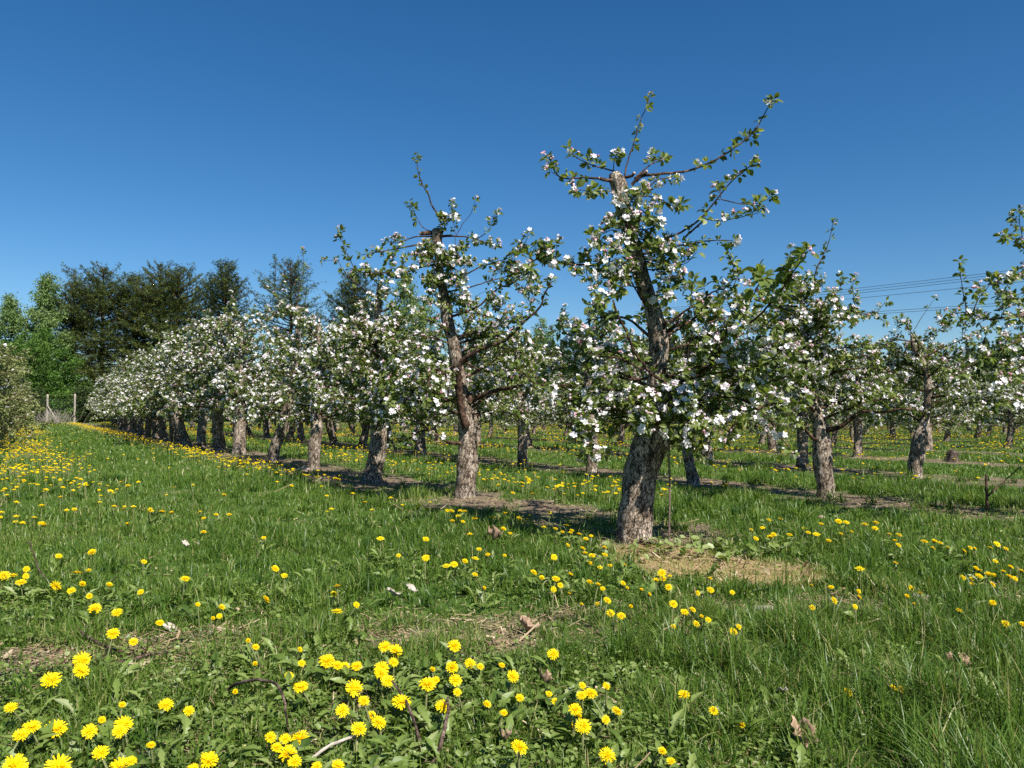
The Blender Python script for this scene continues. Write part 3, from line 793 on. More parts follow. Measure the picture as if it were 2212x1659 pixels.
    t.crown(None, (.75, 1.6), 9, .95, .4, (.05, .45), .1, .015, 6, .22, .055, (.3, .3), 1, Q, azr=(.2, 2.95))
    t.crown(None, (.7, 1.2), 4, .75, .4, (.0, .25), .2, .013, 6, .2, .055, (.35, .25), 1, Q, azr=(3.3, 6.1))
    t.finish('apple_tree', 'second apple tree from the front, forked, with a cut stub under its knobbly top', 'tree', G1, t.org, clusters=True)
tree_two()

def generic_crown(t, Q, top, rlow=1.05, dens=1.0, bl=(.30, .28), zlow=.72):
    dens *= 1.12
    """a full crown on a measured trunk"""
    t.crown(None, (zlow, 1.15), int(8 * dens), rlow, t.rng.random() * 6, (.05, .35), .12, .016, 6.5, .24, .06, bl, 1, Q)
    t.crown(None, (1.1, 1.6), int(8 * dens), rlow * .85, t.rng.random() * 6, (.15, .5), .1, .014, 6.5, .22, .06, bl, 1, Q)
    t.crown(None, (1.6, top - .05), int(8 * dens), rlow * .50, t.rng.random() * 6, (.2, .8), .05, .009, 8, .16, .048, (bl[0] * .7, bl[1] * 1.2), 1, Q)

def tree_row_one_rest():
    # third
    t = start_tree(804, 1042, 303)
    Q = trunk_px(t, [(802, 1050, 54), (804, 1030, 42), (811, 1000, 36), (816, 965, 37), (818, 930, 34), (816, 890, 24), (816, 800, 17), (817, 720, 15), (817, 670, 15), (818, 640, 13), (819, 612, 8)])
    P = t.pt; L = t.limb
    L(P(c3((700, 1310), (620, 1280), (540, 1220), (460, 1150), (380, 1050), (330, 960)), -.2), .012, .0035, 1.5, .08, .10, (.05, .3), .3)
    L(P(c3((335, 985), (260, 980), (200, 985)), 0, -.2), .004, .002, 1, .05, .1, (.03, .4), .3)
    L(P(c3((710, 1430), (770, 1410), (830, 1380), (880, 1310), (920, 1220)), -.2), .014, .004, 5, .12, .06, (.2, .4), .3)
    L(P(c3((880, 1300), (960, 1300), (1060, 1325), (1200, 1340)), 0, -.1), .006, .002, 6, .10, .06, (.2, .4), .2)
    for a in (c3((690, 1250), (740, 1180), (790, 1170)), c3((690, 1200), (700, 1130), (680, 1080)), c3((690, 1280), (760, 1260), (830, 1270)), c3((690, 1190), (640, 1130), (600, 1090))):
        L(P(a, -.12), .006, .0025, 8, .11, .05, (.4, .3), .05)
    for a in (c3((690, 1340), (740, 1330), (800, 1360)), c3((690, 1400), (620, 1390), (560, 1420)), c3((690, 1480), (760, 1480), (830, 1520)), c3((690, 1540), (600, 1560), (500, 1540)), c3((690, 1600), (740, 1640), (720, 1720)), c4((690, 560), (620, 600), (560, 680)), c4((690, 640), (760, 700), (720, 800)), c4((690, 700), (650, 800), (700, 900)), c4((690, 400), (650, 480), (700, 560)), c4((690, 300), (740, 380), (700, 450)), c4((690, 200), (630, 260), (690, 330))):
        L(P(a, -.25), .007, .0025, 9, .13, .045, (.4, .25), .05, sub=1)
    generic_crown(t, Q, 1.7, .95, 1.2)
    t.finish('apple_tree', 'third apple tree from the front, its dark-based trunk leaning to the right', 'tree', G1, t.org)
    # fourth
    t = start_tree(677, 1015, 404)
    Q = trunk_px(t, [(677, 1020, 32), (677, 1005, 27), (680, 960, 26), (684, 925, 28), (684, 900, 22), (686, 850, 15), (690, 800, 13), (690, 750, 11), (688, 700, 8)])
    P = t.pt; L = t.limb
    L(P(c4((150, 790), (240, 770), (330, 740), (430, 690), (560, 670)), -.3), .03, .006, 5, .15, .09, (.4, .25), .35, sub=1)
    L(P(c4((140, 800), (40, 850), (-60, 880)), -.2), .022, .005, 5, .15, .08, (.4, .25), .3, sub=1)
    generic_crown(t, Q, 1.95, 1.1, 1.15, (.42, .22))
    t.finish('apple_tree', 'fourth apple tree from the front, with straight pale trunk and thick low limb', 'tree', G1, t.org)
    # fifth, with a tall pale leader
    t = start_tree(590, 998, 505)
    Q = trunk_px(t, [(588, 1004, 30), (590, 990, 24), (597, 960, 22), (606, 935, 25), (614, 910, 20), (628, 850, 15), (640, 795, 14), (643, 740, 13), (644, 700, 11), (643, 663, 11)])
    P = t.pt; L = t.limb
    L(P(c5((2185, 440), (2050, 450), (1960, 530), (1900, 590), (1780, 612)), -.2), .012, .004, 3, .12, .09, (.15, .4), .3)
    L(P(c5((2190, 430), (2200, 300), (2230, 160), (2235, 0)), 0), .010, .003, 1, .07, .10, (.02, .2), .2)
    L(P(c5((2180, 530), (2090, 390), (1990, 300), (1930, 270)), -.1), .006, .003, 3, .10, .08, (.1, .3), .3)
    L(P(c5((2180, 420), (2110, 360), (2080, 200)), -.1), .006, .003, 3, .08, .09, (.1, .3), .3)
    generic_crown(t, Q, 2.3, 1.1, 1.2, (.4, .22))
    t.finish('apple_tree', 'fifth apple tree from the front, with a tall pale leader rising above the crowns', 'tree', G1, t.org)
tree_row_one_rest()

G2 = 'apple trees of the second row'; G3 = 'apple trees of the third row'
def second_row_front():
    t = start_tree(1783, 1074, 606)
    Q = trunk_px(t, [(1784, 1082, 44), (1783, 1060, 36), (1778, 1010, 38), (1775, 960, 40), (1773, 935, 34), (1762, 890, 25), (1748, 830, 20), (1735, 770, 19), (1733, 720, 18), (1735, 680, 13), (1730, 640, 11), (1729, 622, 13), (1736, 613, 9)])
    P = t.pt; L = t.limb; sky = (.12, .4)
    L(P(c7((560, 270), (600, 240), (700, 212), (790, 150), (870, 97), (1000, 100), (1200, 70), (1350, 90)), -.4), .030, .006, 4, .15, .08, (.15, .35), .35, sub=1)
    L(P(c7((560, 310), (500, 305), (420, 225), (330, 152), (200, 112)), -.3), .022, .004, 5, .13, .07, (.15, .35), .35, sub=1)
    L(P(c6((430, 680), (490, 655), (520, 540), (570, 440), (620, 320), (640, 220), (655, 165)), -.1), .009, .0025, 2, .05, .05, (.04, .15), .25, size=.9)
    L(P(c6((430, 845), (490, 800), (560, 800), (640, 840), (760, 860), (880, 885), (980, 900), (1050, 950)), -.3), .012, .003, 6, .10, .05, (.3, .35), .2)
    L(P(c6((820, 870), (815, 760), (810, 680), (815, 610)), 0, -.2), .004, .002, 3, .05, .055, sky, .1)
    L(P(c6((600, 820), (660, 740), (700, 680), (710, 600)), 0, -.1), .004, .002, 4, .07, .05, sky, .1)
    L(P(c6((980, 900), (1030, 830), (1070, 800)), 0, -.3), .003, .002, 3, .05, .06, sky, .2)
    L(P(c6((370, 830), (220, 825), (150, 870), (80, 920)), -.3), .010, .003, 5, .10, .06, sky, .2)
    L(P(c6((400, 1000), (250, 990), (120, 1020), (60, 1060)), -.2), .008, .003, 6, .10, .05, (.25, .35), .3)
    L(P(c6((420, 900), (520, 900), (580, 840), (640, 720)), -.2), .008, .003, 6, .10, .05, (.3, .35), .2)
    L(P(c6((430, 1050), (560, 1060), (640, 1100), (740, 1100)), -.2), .008, .003, 7, .12, .05, (.4, .3), .2)
    L(P(c6((380, 700), (330, 560), (320, 440), (320, 380)), -.1), .005, .002, 3, .06, .06, (.03, .3), .2)
    L(P(c6((470, 690), (540, 640), (560, 610)), -.1), .005, .002, 7, .08, .05, (.4, .3), .1)
    L(P(c6((390, 690), (350, 740), (270, 690)), -.1), .005, .002, 5, .08, .05, (.1, .3), .1)
    L(P(c6((420, 900), (330, 930), (240, 880)), -.1), .005, .002, 7, .1, .05, (.2, .3), .1)
    for a in (c6((430, 700), (400, 640), (360, 640)), c6((400, 760), (350, 790), (300, 780)), c6((400, 800), (460, 760), (520, 720)), c6((390, 860), (430, 900), (500, 960)), c6((390, 950), (340, 1010), (350, 1080)), c6((400, 1050), (440, 1100), (420, 1180)), c6((420, 1150), (350, 1220), (300, 1300)), c6((430, 1250), (500, 1300), (560, 1400)), c6((440, 1320), (400, 1400), (450, 1500)), c6((480, 1450), (400, 1520), (380, 1600)), c6((500, 1500), (580, 1560), (640, 1580)), c6((420, 660), (430, 610), (470, 590))):
        L(P(a, -.2), .006, .0025, 9, .11, .042, (.3, .3), .05, sub=1)
    generic_crown(t, Q, 1.75, .85, 1.1, (.3, .3))
    t.finish('apple_tree', 'dark-trunked apple tree of the second row with a crooked limb reaching far right', 'tree', G2, t.org)
    # tree standing just outside the frame on the right; only its branches reach in
    g = np.array([4.55, 6.05]); t = Tree(707); Y = g[1]; t.Y = Y; org = np.array([g[0], Y, float(gz(*g))]); t.org = org
    t.pt = lambda L_, dz=0.0, y0=0.0: pts(L_, Y + y0, dz, org)
    Q = t.add_trunk([(0, 0, -.06), (0, 0, .3), (-.03, .02, .7), (-.08, .0, 1.2), (-.05, 0, 1.8), (-.1, .02, 2.4)], [.12, .095, .095, .06, .045, .03])
    P = t.pt; L = t.limb; sky = (.10, .5)
    L(P(c6((2750, 900), (2400, 960), (2139, 1050), (2040, 1110), (1900, 1180), (1780, 1260), (1600, 1370)), -.5), .022, .004, 7, .12, .06, sky, .3, sub=1)
    L(P(c6((2750, 1000), (2400, 900), (2139, 900), (1980, 920), (1830, 927), (1740, 890), (1620, 880), (1500, 920)), -.4), .018, .003, 8, .10, .05, sky, .3)
    L(P(c6((1690, 870), (1680, 800), (1650, 640), (1630, 480)), 0, -.35), .005, .002, 2, .05, .055, (.03, .1), .1, size=.8)
    L(P(c6((1740, 880), (1790, 770), (1850, 690), (1900, 615)), 0, -.35), .005, .002, 5, .07, .05, sky, .1)
    L(P(c6((2750, 700), (2300, 560), (2139, 560), (2050, 585), (2000, 600)), -.4), .016, .003, 8, .10, .05, sky, .3)
    L(P(c6((2060, 580), (2000, 690), (1970, 790)), 0, -.35), .005, .002, 7, .08, .05, sky, .1)
    L(P(c6((2700, 650), (2300, 480), (2139, 380), (2050, 300), (1970, 275)), -.3), .010, .002, 3, .07, .06, sky, .5)
    L(P(c6((2600, 500), (2200, 400), (2130, 230), (2100, 80)), -.3), .010, .002, 4, .06, .05, sky, .5)
    L(P(c6((2500, 800), (2250, 700), (2100, 740), (2030, 780)), -.3), .010, .002, 8, .10, .05, sky, .4)
    L(P(c6((2500, 1250), (2200, 1250), (2060, 1290), (1900, 1480)), -.5), .012, .002, 7, .14, .06, (.2, .4), .3, sub=1)
    L(P(c6((2500, 1500), (2200, 1560), (2060, 1570), (1900, 1600)), -.5), .016, .003, 7, .14, .06, (.3, .4), .3, sub=1)
    t.crown(None, (.8, 1.9), 6, .8, 1.0, (.1, .5), .1, .014, 6, .22, .07, (.25, .35), 1, Q, azr=(-1.5, 1.5))
    t.finish('apple_tree', 'pink-budded apple tree of the second row reaching in at the right edge', 'tree', G2, org)
    # further trees of the second row
    t = start_tree(1496, 1046, 811)
    Q = trunk_px(t, [(1498, 1052, 30), (1496, 1035, 26), (1489, 1000, 22), (1483, 965, 21), (1478, 930, 22), (1480, 880, 15), (1485, 800, 12), (1487, 740, 9)])
    generic_crown(t, Q, 1.65, .85, .9)
    t.finish('apple_tree', 'second-row apple tree with a trunk bowed left, just right of the big trunk', 'tree', G2, t.org)
    t = start_tree(1278, 1021, 812)
    Q = trunk_px(t, [(1277, 1026, 30), (1278, 1012, 26), (1279, 980, 25), (1279, 940, 26), (1277, 900, 20), (1272, 830, 16), (1266, 780, 14), (1260, 740, 12), (1250, 690, 8)])
    generic_crown(t, Q, 2.0, .9, .9)
    t.finish('apple_tree', 'apple tree of the second row standing in the gap left of the big trunk', 'tree', G2, t.org)
    t = start_tree(1128, 1006, 813)
    Q = trunk_px(t, [(1128, 1011, 26), (1128, 998, 23), (1129, 960, 22), (1128, 930, 20), (1124, 880, 14), (1120, 800, 11), (1120, 730, 8)])
    generic_crown(t, Q, 1.95, .9, .9)
    t.finish('apple_tree', 'second-row apple tree with a straight dark trunk midway between the two front trees', 'tree', G2, t.org)
    # third row
    t = start_tree(1976, 1031, 909)
    Q = trunk_px(t, [(1975, 1036, 36), (1976, 1020, 29), (1980, 985, 29), (1984, 955, 29), (1996, 915, 20), (2004, 880, 16), (2004, 825, 15), (1994, 785, 13), (1979, 763, 10), (1972, 740, 9), (1971, 722, 9)])
    P = t.pt; L = t.limb
    L(P(c6((1265, 1105), (1150, 1090), (1060, 1120), (980, 1172), (900, 1200)), -.2), .012, .004, 2, .1, .1, (.2, .3), .2)
    L(P(c6((1285, 1010), (1350, 910), (1400, 840), (1440, 770)), 0), .005, .002, 1, .05, .09, (.05, .2), .5)
    L(P(c6((1210, 1090), (1150, 1000), (1160, 950)), -.1), .004, .002, 5, .07, .06, (.1, .3), .2)
    L(P(c6((1280, 1100), (1400, 1080), (1500, 1000), (1560, 960)), -.2), .008, .003, 7, .12, .055, (.2, .35), .1)
    L(P(c6((1270, 1050), (1262, 1035))), .010, .010, 0, 0, 9, (0, 0), cutend=True)
    generic_crown(t, Q, 1.3, .85, .8, (.22, .36), .62)
    t.finish('apple_tree', 'crooked apple tree of the third row with a sawn-off pale top', 'tree', G3, t.org)
second_row_front()

# ---------------------------------------------------------------- crowns for the rest of the rows
def make_proto(seed, lod, label, dens=1.0, bl=(.40, .22), leafmat='apple_leaf', bloom=1.0, top=2.1, rl=1.1, merge=False, leaf=.052, zlow=.72):
    t = Tree(seed, lod=lod, leaf=leaf*1.06 if lod == 0 else leaf * 1.35, leafmat=leafmat, bloom=bloom, nleaf=(5, 8) if lod == 0 else (4, 6))
    r = t.rng; lean = r.normal(0, .07, 2)
    Q = t.add_trunk([(0, 0, -.06), (0, 0, .06), (lean[0], lean[1], .4), (lean[0] * 1.5, lean[1] * 1.5, .75), (lean[0] * .8, lean[1], 1.3), (lean[0] * .2, 0, top - .3), (0, .02, top)], [.17, .115, .095, .095, .048, .030, .016])
    generic_crown(t, Q, top, rl, dens, bl, zlow)
    for k in range(3):
        a = r.uniform(0, 6.28); b = Q[-1 - k * 2, :3]
        l = r.uniform(.25, .6)
        t.limb([b, b + np.array([math.cos(a) * .12, math.sin(a) * .12, l * .5]), b + np.array([math.cos(a) * .2, math.sin(a) * .2, l])], .006, .0025, 2, .06, .06, (.05, .3), .15)
    return t.finish('apple_tree', label, 'tree', 'apple trees', (0, 0, 0), merge=merge)

ORD = ['zeroth', 'first', 'second', 'third', 'fourth', 'fifth', 'sixth', 'seventh', 'eighth', 'ninth', 'tenth', 'eleventh', 'twelfth', 'thirteenth', 'fourteenth', 'fifteenth', 'sixteenth', 'seventeenth', 'eighteenth', 'nineteenth', 'twentieth']
used = {}
NEARP = [make_proto(1001 + k, 0, '', 1.15, top=2.05 + .12 * k) for k in range(3)]
FARP = [make_proto(1101 + k, 1, '', 1.5, (.46, .18), top=2.0 + .1 * k, rl=1.25, zlow=.58, merge=True) for k in range(5)]
PALEP = [make_proto(1201 + k, 1, '', 1.5, (.03, .05), 'pale_leaf', top=1.85, rl=1.0, merge=True, leaf=.05, zlow=.35) for k in range(2)]
def put(protos, label, x, y, group, smin=.92, smax=1.08):
    k = int(RNG.integers(len(protos))); p = protos[k]
    sc = RNG.uniform(smin, smax); rz = RNG.uniform(0, 6.28)
    loc = (x, y, float(gz(x, y)) - .01); scale = (sc * RNG.uniform(.95, 1.05), sc, sc * RNG.uniform(.94, 1.06))
    if p.name not in used:
        used[p.name] = 1
        p.location = loc; p.rotation_euler = (0, 0, rz); p.scale = scale; p['label'] = label; p['group'] = group
        return p
    return copy_tree(p, label, loc, rz, scale, group)

def visible(x, y, m=1.6):
    return y > 1.0 and abs(x) < (1106 / F) * y + m

def rest_of_rows():
    # nearest row, from the sixth tree on
    spots = [gpx(*p) for p in ((517, 982), (474, 974), (433, 967), (401, 960), (379, 954.5), (356, 950), (336, 946), (318, 943), (303, 940))]
    last = spots[-1]
    d = norm(np.array([-.60, .80]))
    for k in range(10):
        last = last + np.array([-1.15, 2.05]); spots.append(last)
    for i, (x, y) in enumerate(spots):
        n = i + 6
        if n <= 15: lab = f'{ORD[n]} apple tree from the front of the nearest blossoming row'
        else: lab = 'white-blossomed apple tree merged into the far end of the nearest row'
        put(NEARP if y < 20 else FARP, lab, x, y, G1, 1.06, 1.2)
    names = {2: 'second', 3: 'third', 4: 'fourth', 5: 'fifth', 6: 'sixth', 7: 'seventh', 8: 'eighth', 9: 'ninth', 10: 'tenth', 11: 'eleventh', 12: 'twelfth', 13: 'thirteenth', 14: 'fourteenth', 15: 'fifteenth'}
    starts = {2: gpx(1007, 991.5), 3: gpx(1733, 1013), 4: gpx(1854, 987), 5: gpx(1951, 977.5)}
    fixed = {2: [gpx(1007, 992), gpx(908, 981), gpx(842, 973), gpx(783, 966), gpx(721, 960)],
             3: [gpx(1733, 1013), gpx(1530, 995), gpx(1395, 985), gpx(1280, 976)],
             4: [gpx(2132, 984), gpx(1854, 987)]}
    for row in range(2, 16):
        c = 3.62 + 3.22 * (row - 1)
        L = list(fixed.get(row, []))
        if row == 4: L = [gpx(1854, 987)]
        s0 = max((p @ RD for p in L), default=None)
        if s0 is None:
            s0 = {5: 7.2}.get(row, 1.0 + row)
        s = s0 + 2.2
        while True:
            p = RN * c + RD * s
            if p[1] > 50 + .6 * row: break
            L.append(p + RNG.normal(0, .12, 2)); s += 2.2 * RNG.uniform(.92, 1.08)
        k = 0
        for p in L:
            if not visible(*p): continue
            k += 1
            g = f'apple trees of the {names[row]} row'
            near = p[1] < 17
            if row == 2: lab = f'{ORD[k + 5]} apple tree back from the right edge in the second row'  if k <= 6 else 'apple tree far back in the second row'
            elif row == 3: lab = f'{ORD[k + 1]} apple tree back from the front of the third row' if k <= 5 else 'apple tree far back in the third row'
            elif row <= 6: lab = f'{ORD[k]} apple tree from the right end of the {names[row]} row' if k <= 4 else f'apple tree far back in the {names[row]} row'
            else: lab = f'small distant apple tree in the {names[row]} row, half hidden by nearer crowns'
            put(NEARP if near else FARP, lab, p[0], p[1], g, *((.90, 1.04) if row == 2 else (.78, .90) if row == 3 else (.70, .86)))
    # the leafy row at the left edge
    s = 19.2; k = 0
    while s < 58:
        p = RN * -.85 + RD * s + RNG.normal(0, .1, 2)
        if visible(p[0], p[1], 1.5):
            k += 1
            put(PALEP, f'pale leafy apple tree almost without blossom, {ORD[k]} in the left-hand row' if k <= 4 else 'pale leafy apple tree deep in the left-hand row', p[0], p[1], 'pale leafy trees of the left row', 1.0, 1.12)
        s += 1.75
rest_of_rows()

# ------------------------------------------------------------------ trees behind the orchard
def spiky_clump(n, rng, up=.35, w=.11):
    V = []; Fc = []
    for k in range(n):
        d = norm(rng.normal(0, 1, 3) + np.array([0, 0, up])); b, _ = perp(d[None]); b = b[0]
        i = len(V); l = rng.uniform(.6, 1.1)
        V += [-b * w, b * w, d * l]; Fc.append((i, i + 1, i + 2))
    return np.array(V, float), Fc

def scatter(g, tm, P, size, tint, rng, flat=1.0, up=None):
    n = len(P)
    a = norm(rng.normal(0, .35, (n, 3)) + (np.array([0, 0, 1.0]) if up is None else up))
    ph = rng.random(n) * 6.28
    b, c = perp(a); X = np.cos(ph)[:, None] * b + np.sin(ph)[:, None] * c; Y = np.cross(a, X)
    g.inst(tm, place(tm[0], P, X, Y, a, np.stack([size, size, size * flat], -1)), tint)

def conifer(name, label, x, y, h, R, seed, mat, prof, low=.04, layers=.42, nb=6, clump=.42, group='dark conifers behind the orchard', per=11, droop=.05, spires=0, rough=.25):
    rng = np.random.default_rng(seed)
    o = thing(name, label, 'tree', (x, y, 0), group)
    tr = Geo(); cr = Geo()
    lean = rng.normal(0, .15, 2)
    ax = catmull(np.array([[0, 0, -.3], [lean[0], lean[1], h * .5], [lean[0] * .5, lean[1] * .5, h]]), .8)
    tr.add(*tube(ax, np.linspace(h * .014 + .06, .03, len(ax)), 9, .1, seed))
    TM = [spiky_clump(14, rng, .3, .05) for _ in range(4)]
    Pc = [[] for _ in TM]; Sc = [[] for _ in TM]; Tc = [[] for _ in TM]
    z = h * low; wh = 0
    side = rng.uniform(.75, 1.2, 8)
    while z < h * .985:
        f = (z / h - low) / (1 - low)
        base = R * prof(f)
        n = nb if f < .85 else max(3, nb - 2)
        a0 = rng.random() * 6.28
        for k in range(n):
            a = a0 + k * 6.28 / n + rng.normal(0, .25)
            l = base * rng.uniform(1 - rough * 1.6, 1 + rough) * side[int((a % 6.28) / 6.284 * 8)]
            if rng.random() < rough * .3: l *= .5
            if l < .12: l = .12
            k2 = min(int(z / h * (len(ax) - 1)), len(ax) - 1)
            b = ax[k2] * [1, 1, 0] + [0, 0, z + rng.normal(0, .12)]
            slope = .15 + .95 * f ** 2 - droop
            hd = np.array([math.cos(a), math.sin(a), 0])
            e = b + hd * l + [0, 0, l * slope]
            mid = (b + e) / 2 - [0, 0, l * .06]
            tr.add(*tube(catmull([b, mid, e], max(.3, l / 4)), np.linspace(.035 + l * .008, .008, len(catmull([b, mid, e], max(.3, l / 4)))), 4, 0, 0))
            m = max(3, int(per * l))
            t = rng.uniform(.22, 1.03, m) ** .7
            p = b + (e - b) * t[:, None] - np.array([0, 0, 1]) * (np.sin(np.pi * np.clip(t, 0, 1)) * l * .06)[:, None]
            spread = .08 + .19 * l * (1 - np.abs(t - .55))
            p = p + np.cross(hd, [0, 0, 1]) * (rng.normal(0, 1, m) * spread)[:, None] + np.array([0, 0, 1]) * (rng.normal(.04, .10, m))[:, None]
            q = int(rng.integers(4)); br = rng.normal(0, .14)
            Pc[q].append(p); Sc[q].append(clump * rng.uniform(.65, 1.2, m) * (1 - .35 * f)); Tc[q].append(np.clip(.45 + br + .13 * rng.standard_normal(m), 0, 1))
        z += layers * (1 - .45 * f) * rng.uniform(.75, 1.25); wh += 1
    for k in range(spires):
        # upright side leaders that give the ragged many-pointed top
        f = rng.uniform(.55, .86); a = k * 2.4 + rng.normal(0, .5); l = R * prof((f - low) / (1 - low)) * rng.uniform(.45, .85)
        b = np.array([math.cos(a) * l, math.sin(a) * l, h * f + l * .4]); up_ = rng.uniform(1.3, 2.6) * (1.25 - .6 * f)
        e = b + [math.cos(a) * .12, math.sin(a) * .12, up_]
        tr.add(*tube([b - [0, 0, .6], (b + e) / 2, e], [.04, .03, .012], 4, 0, 0))
        m = int(34 * up_); t = rng.random(m) ** .8
        p = b + (e - b) * t[:, None]; rad = (.42 * (1 - t) + .06)
        p = p + np.stack([rng.normal(0, 1, m) * rad, rng.normal(0, 1, m) * rad, rng.normal(0, .1, m)], -1)
        q = int(rng.integers(4)); Pc[q].append(p); Sc[q].append(clump * rng.uniform(.55, .95, m)); Tc[q].append(np.clip(.5 + .13 * rng.standard_normal(m), 0, 1))
    for q in range(4):
        if Pc[q]: scatter(cr, TM[q], np.concatenate(Pc[q]), np.concatenate(Sc[q]), np.concatenate(Tc[q]), rng, .62)
    tr.build('trunk', M['pine_bark'], o); cr.build('crown', mat, o, smooth=False)
    return o

LEAFQ = (np.array([[0, 0, 0], [.5, .36, .08], [1, 0, -.1], [.5, -.36, .08]], float), [(0, 2, 1), (0, 3, 2)])
def broadleaf(name, label, x, y, h, R, seed, mat, kind='birch', n=7000, leaf=.16, group=None, cat='tree', low=.12, barkm='birch_bark', trunk_r=None, dense=1.0):
    rng = np.random.default_rng(seed)
    o = thing(name, label, cat, (x, y, 0), group)
    tr = Geo(); cr = Geo()
    lean = rng.normal(0, .03 * h, 2)
    ax = catmull(np.array([[0, 0, -.3], [lean[0] * .3, lean[1] * .3, h * .35], [lean[0], lean[1], h * .7], [lean[0] * 1.1, lean[1], h * .97]]), max(.3, h / 20))
    r0 = trunk_r or h * .011 + .02
    tr.add(*tube(ax, np.linspace(r0, .015, len(ax)), 9, .08, seed))
    P = []; B = []
    nbr = int(26 * dense)
    for k in range(nbr):
        f = low + (1 - low) * (k + rng.random()) / nbr
        z = h * f
        b = ax[min(int(f * len(ax)), len(ax) - 1)]
        prof = {'birch': (math.sin(math.pi * min(1, (f - low) / (1 - low) * .82 + .16)) ** .8), 'bush': (1 - .55 * f), 'round': math.sin(math.pi * (.2 + .72 * f)) ** .6}[kind]
        l = R * prof * rng.uniform(.7, 1.15)
        a = k * 2.4 + rng.normal(0, .4); hd = np.array([math.cos(a), math.sin(a), 0])
        rise = {'birch': .75, 'bush': .5, 'round': .35}[kind] * rng.uniform(.6, 1.3)
        pa = catmull([b, b + hd * l * .45 + [0, 0, l * rise * .6], b + hd * l * .85 + [0, 0, l * rise * .85], b + hd * l * 1.0 + [0, 0, l * rise * .72]], max(.15, l / 7))
        tr.add(*tube(pa, np.linspace(.012 + l * .008, .006, len(pa)), 4, 0, 0))
        m = max(4, int(n / nbr * (l / R + .15)))
        nc = max(3, int(5 + l * 3)); ci = rng.random(nc) ** .6
        cen = pa[np.clip((ci * (len(pa) - 1)).astype(int), 0, len(pa) - 1)] + rng.normal(0, .12 * l + .05, (nc, 3))
        sel = rng.integers(0, nc, size=m); sd = (.07 * R + .10) * rng.uniform(.6, 1.3, nc)
        p = cen[sel] + rng.normal(0, 1, (m, 3)) * sd[sel][:, None] * np.array([1, 1, .75])
        if kind == 'birch': p[:, 2] -= np.abs(rng.normal(0, .35, m)) * .9
        P.append(p); B.append(np.full(m, rng.normal(0, .10)) + (rng.normal(0, .10, nc))[sel])
    P = np.concatenate(P); B = np.concatenate(B)
    P[:, 2] = np.maximum(P[:, 2], .05)
    d = norm(rng.normal(0, 1, P.shape) + np.array([0, 0, -.3])); up = norm(rng.normal(0, .7, P.shape) + np.array([0, 0, .8]))
    X, Y, Z = frames(d, up)
    s = leaf * rng.uniform(.6, 1.2, len(P))
    cr.inst(LEAFQ, place(LEAFQ[0], P, X, Y, Z, s), np.clip(.45 + B + .12 * rng.standard_normal(len(P)), 0, 1))
    tr.build('trunk', M[barkm], o); cr.build('crown', mat, o, smooth=False)
    return o

def bg(xp, top, Y):
    p = px(xp, top, Y); return p[0], Y, p[2]
def wpx(n, Y): return n * Y / F

pine_prof = lambda f: (.66 + .5 * f if f < .35 else .835 - .05 * (f - .35)) if f < .55 else .80 * (1 - ((f - .55) / .45) ** 1.7) + .06
tall_prof = lambda f: .95 * (1 - f) ** .62 + .04
GC = 'dark conifers behind the orchard'
for (xp, top, Y, wd, lab, kind, seed) in (
    (158, 612, 74, 62, 'rusty green pine with a ragged top beside the leftmost birches', 'p', 11),
    (222, 580, 76, 86, 'broad dark pine with the highest ragged crown right of the birches', 'p', 12),
    (296, 598, 80, 62, 'dark pine with two thin tops between the broad pine and its taller neighbour', 'p', 13),
    (346, 570, 77, 58, 'slim pine with the highest leading shoot in the row of conifers', 'p', 14),
    (390, 582, 75, 74, 'bushy dark pine with a many-pointed top left of the lone pointed spruce', 'p', 15),
    (490, 572, 74, 80, 'pointed dark spruce standing clear against the sky', 's', 16),
    (626, 562, 72, 84, 'loose open-crowned pine behind the tall pale leader of the fifth apple tree', 'o', 17),
    (768, 598, 66, 92, 'rounded very dark conifer behind the third apple tree', 's', 18),
    (1384, 735, 80, 40, 'dark conifer top half hidden behind the leaning front trunk', 's', 19)):
    x, y, h = bg(xp, top, Y)
    if kind == 'p': conifer('pine_tree', lab, x, y, h, wpx(wd, Y) * 1.22, seed, M['pine'], pine_prof, .04, .50, 7, .40, per=19, rough=.40, spires=9)
    elif kind == 'o': conifer('pine_tree', lab, x, y, h, wpx(wd, Y) * 1.1, seed, M['pine'], pine_prof, .10, .58, 6, .36, per=22, rough=.42, spires=7)
    else: conifer('spruce_tree', lab, x, y, h, wpx(wd, Y) * 1.25, seed, M['spruce'], tall_prof, .05, .42, 8, .38, per=20, rough=.32, spires=4)
for (xp, top, Y, wd, lab, seed, n) in (
    (88, 590, 70, 52, 'taller pale green birch at the left end of the wood', 21, 19000),
    (42, 636, 71, 46, 'shorter pale green birch nearest the left edge', 22, 15000),
    (872, 588, 70, 52, 'light green birch beside the rounded dark conifer', 23, 13000),
    (1160, 684, 75, 34, 'small light green birch seen through the gap left of the big tree', 24, 5000),
    (915, 640, 68, 40, 'low leafy birch filling in behind the second apple tree', 25, 6000)):
    x, y, h = bg(xp, top, Y)
    broadleaf('birch_tree', lab, x, y, h, wpx(wd, Y), seed, M['birch_leaf'], 'birch', n, .20, 'birches behind the orchard', low=.18)
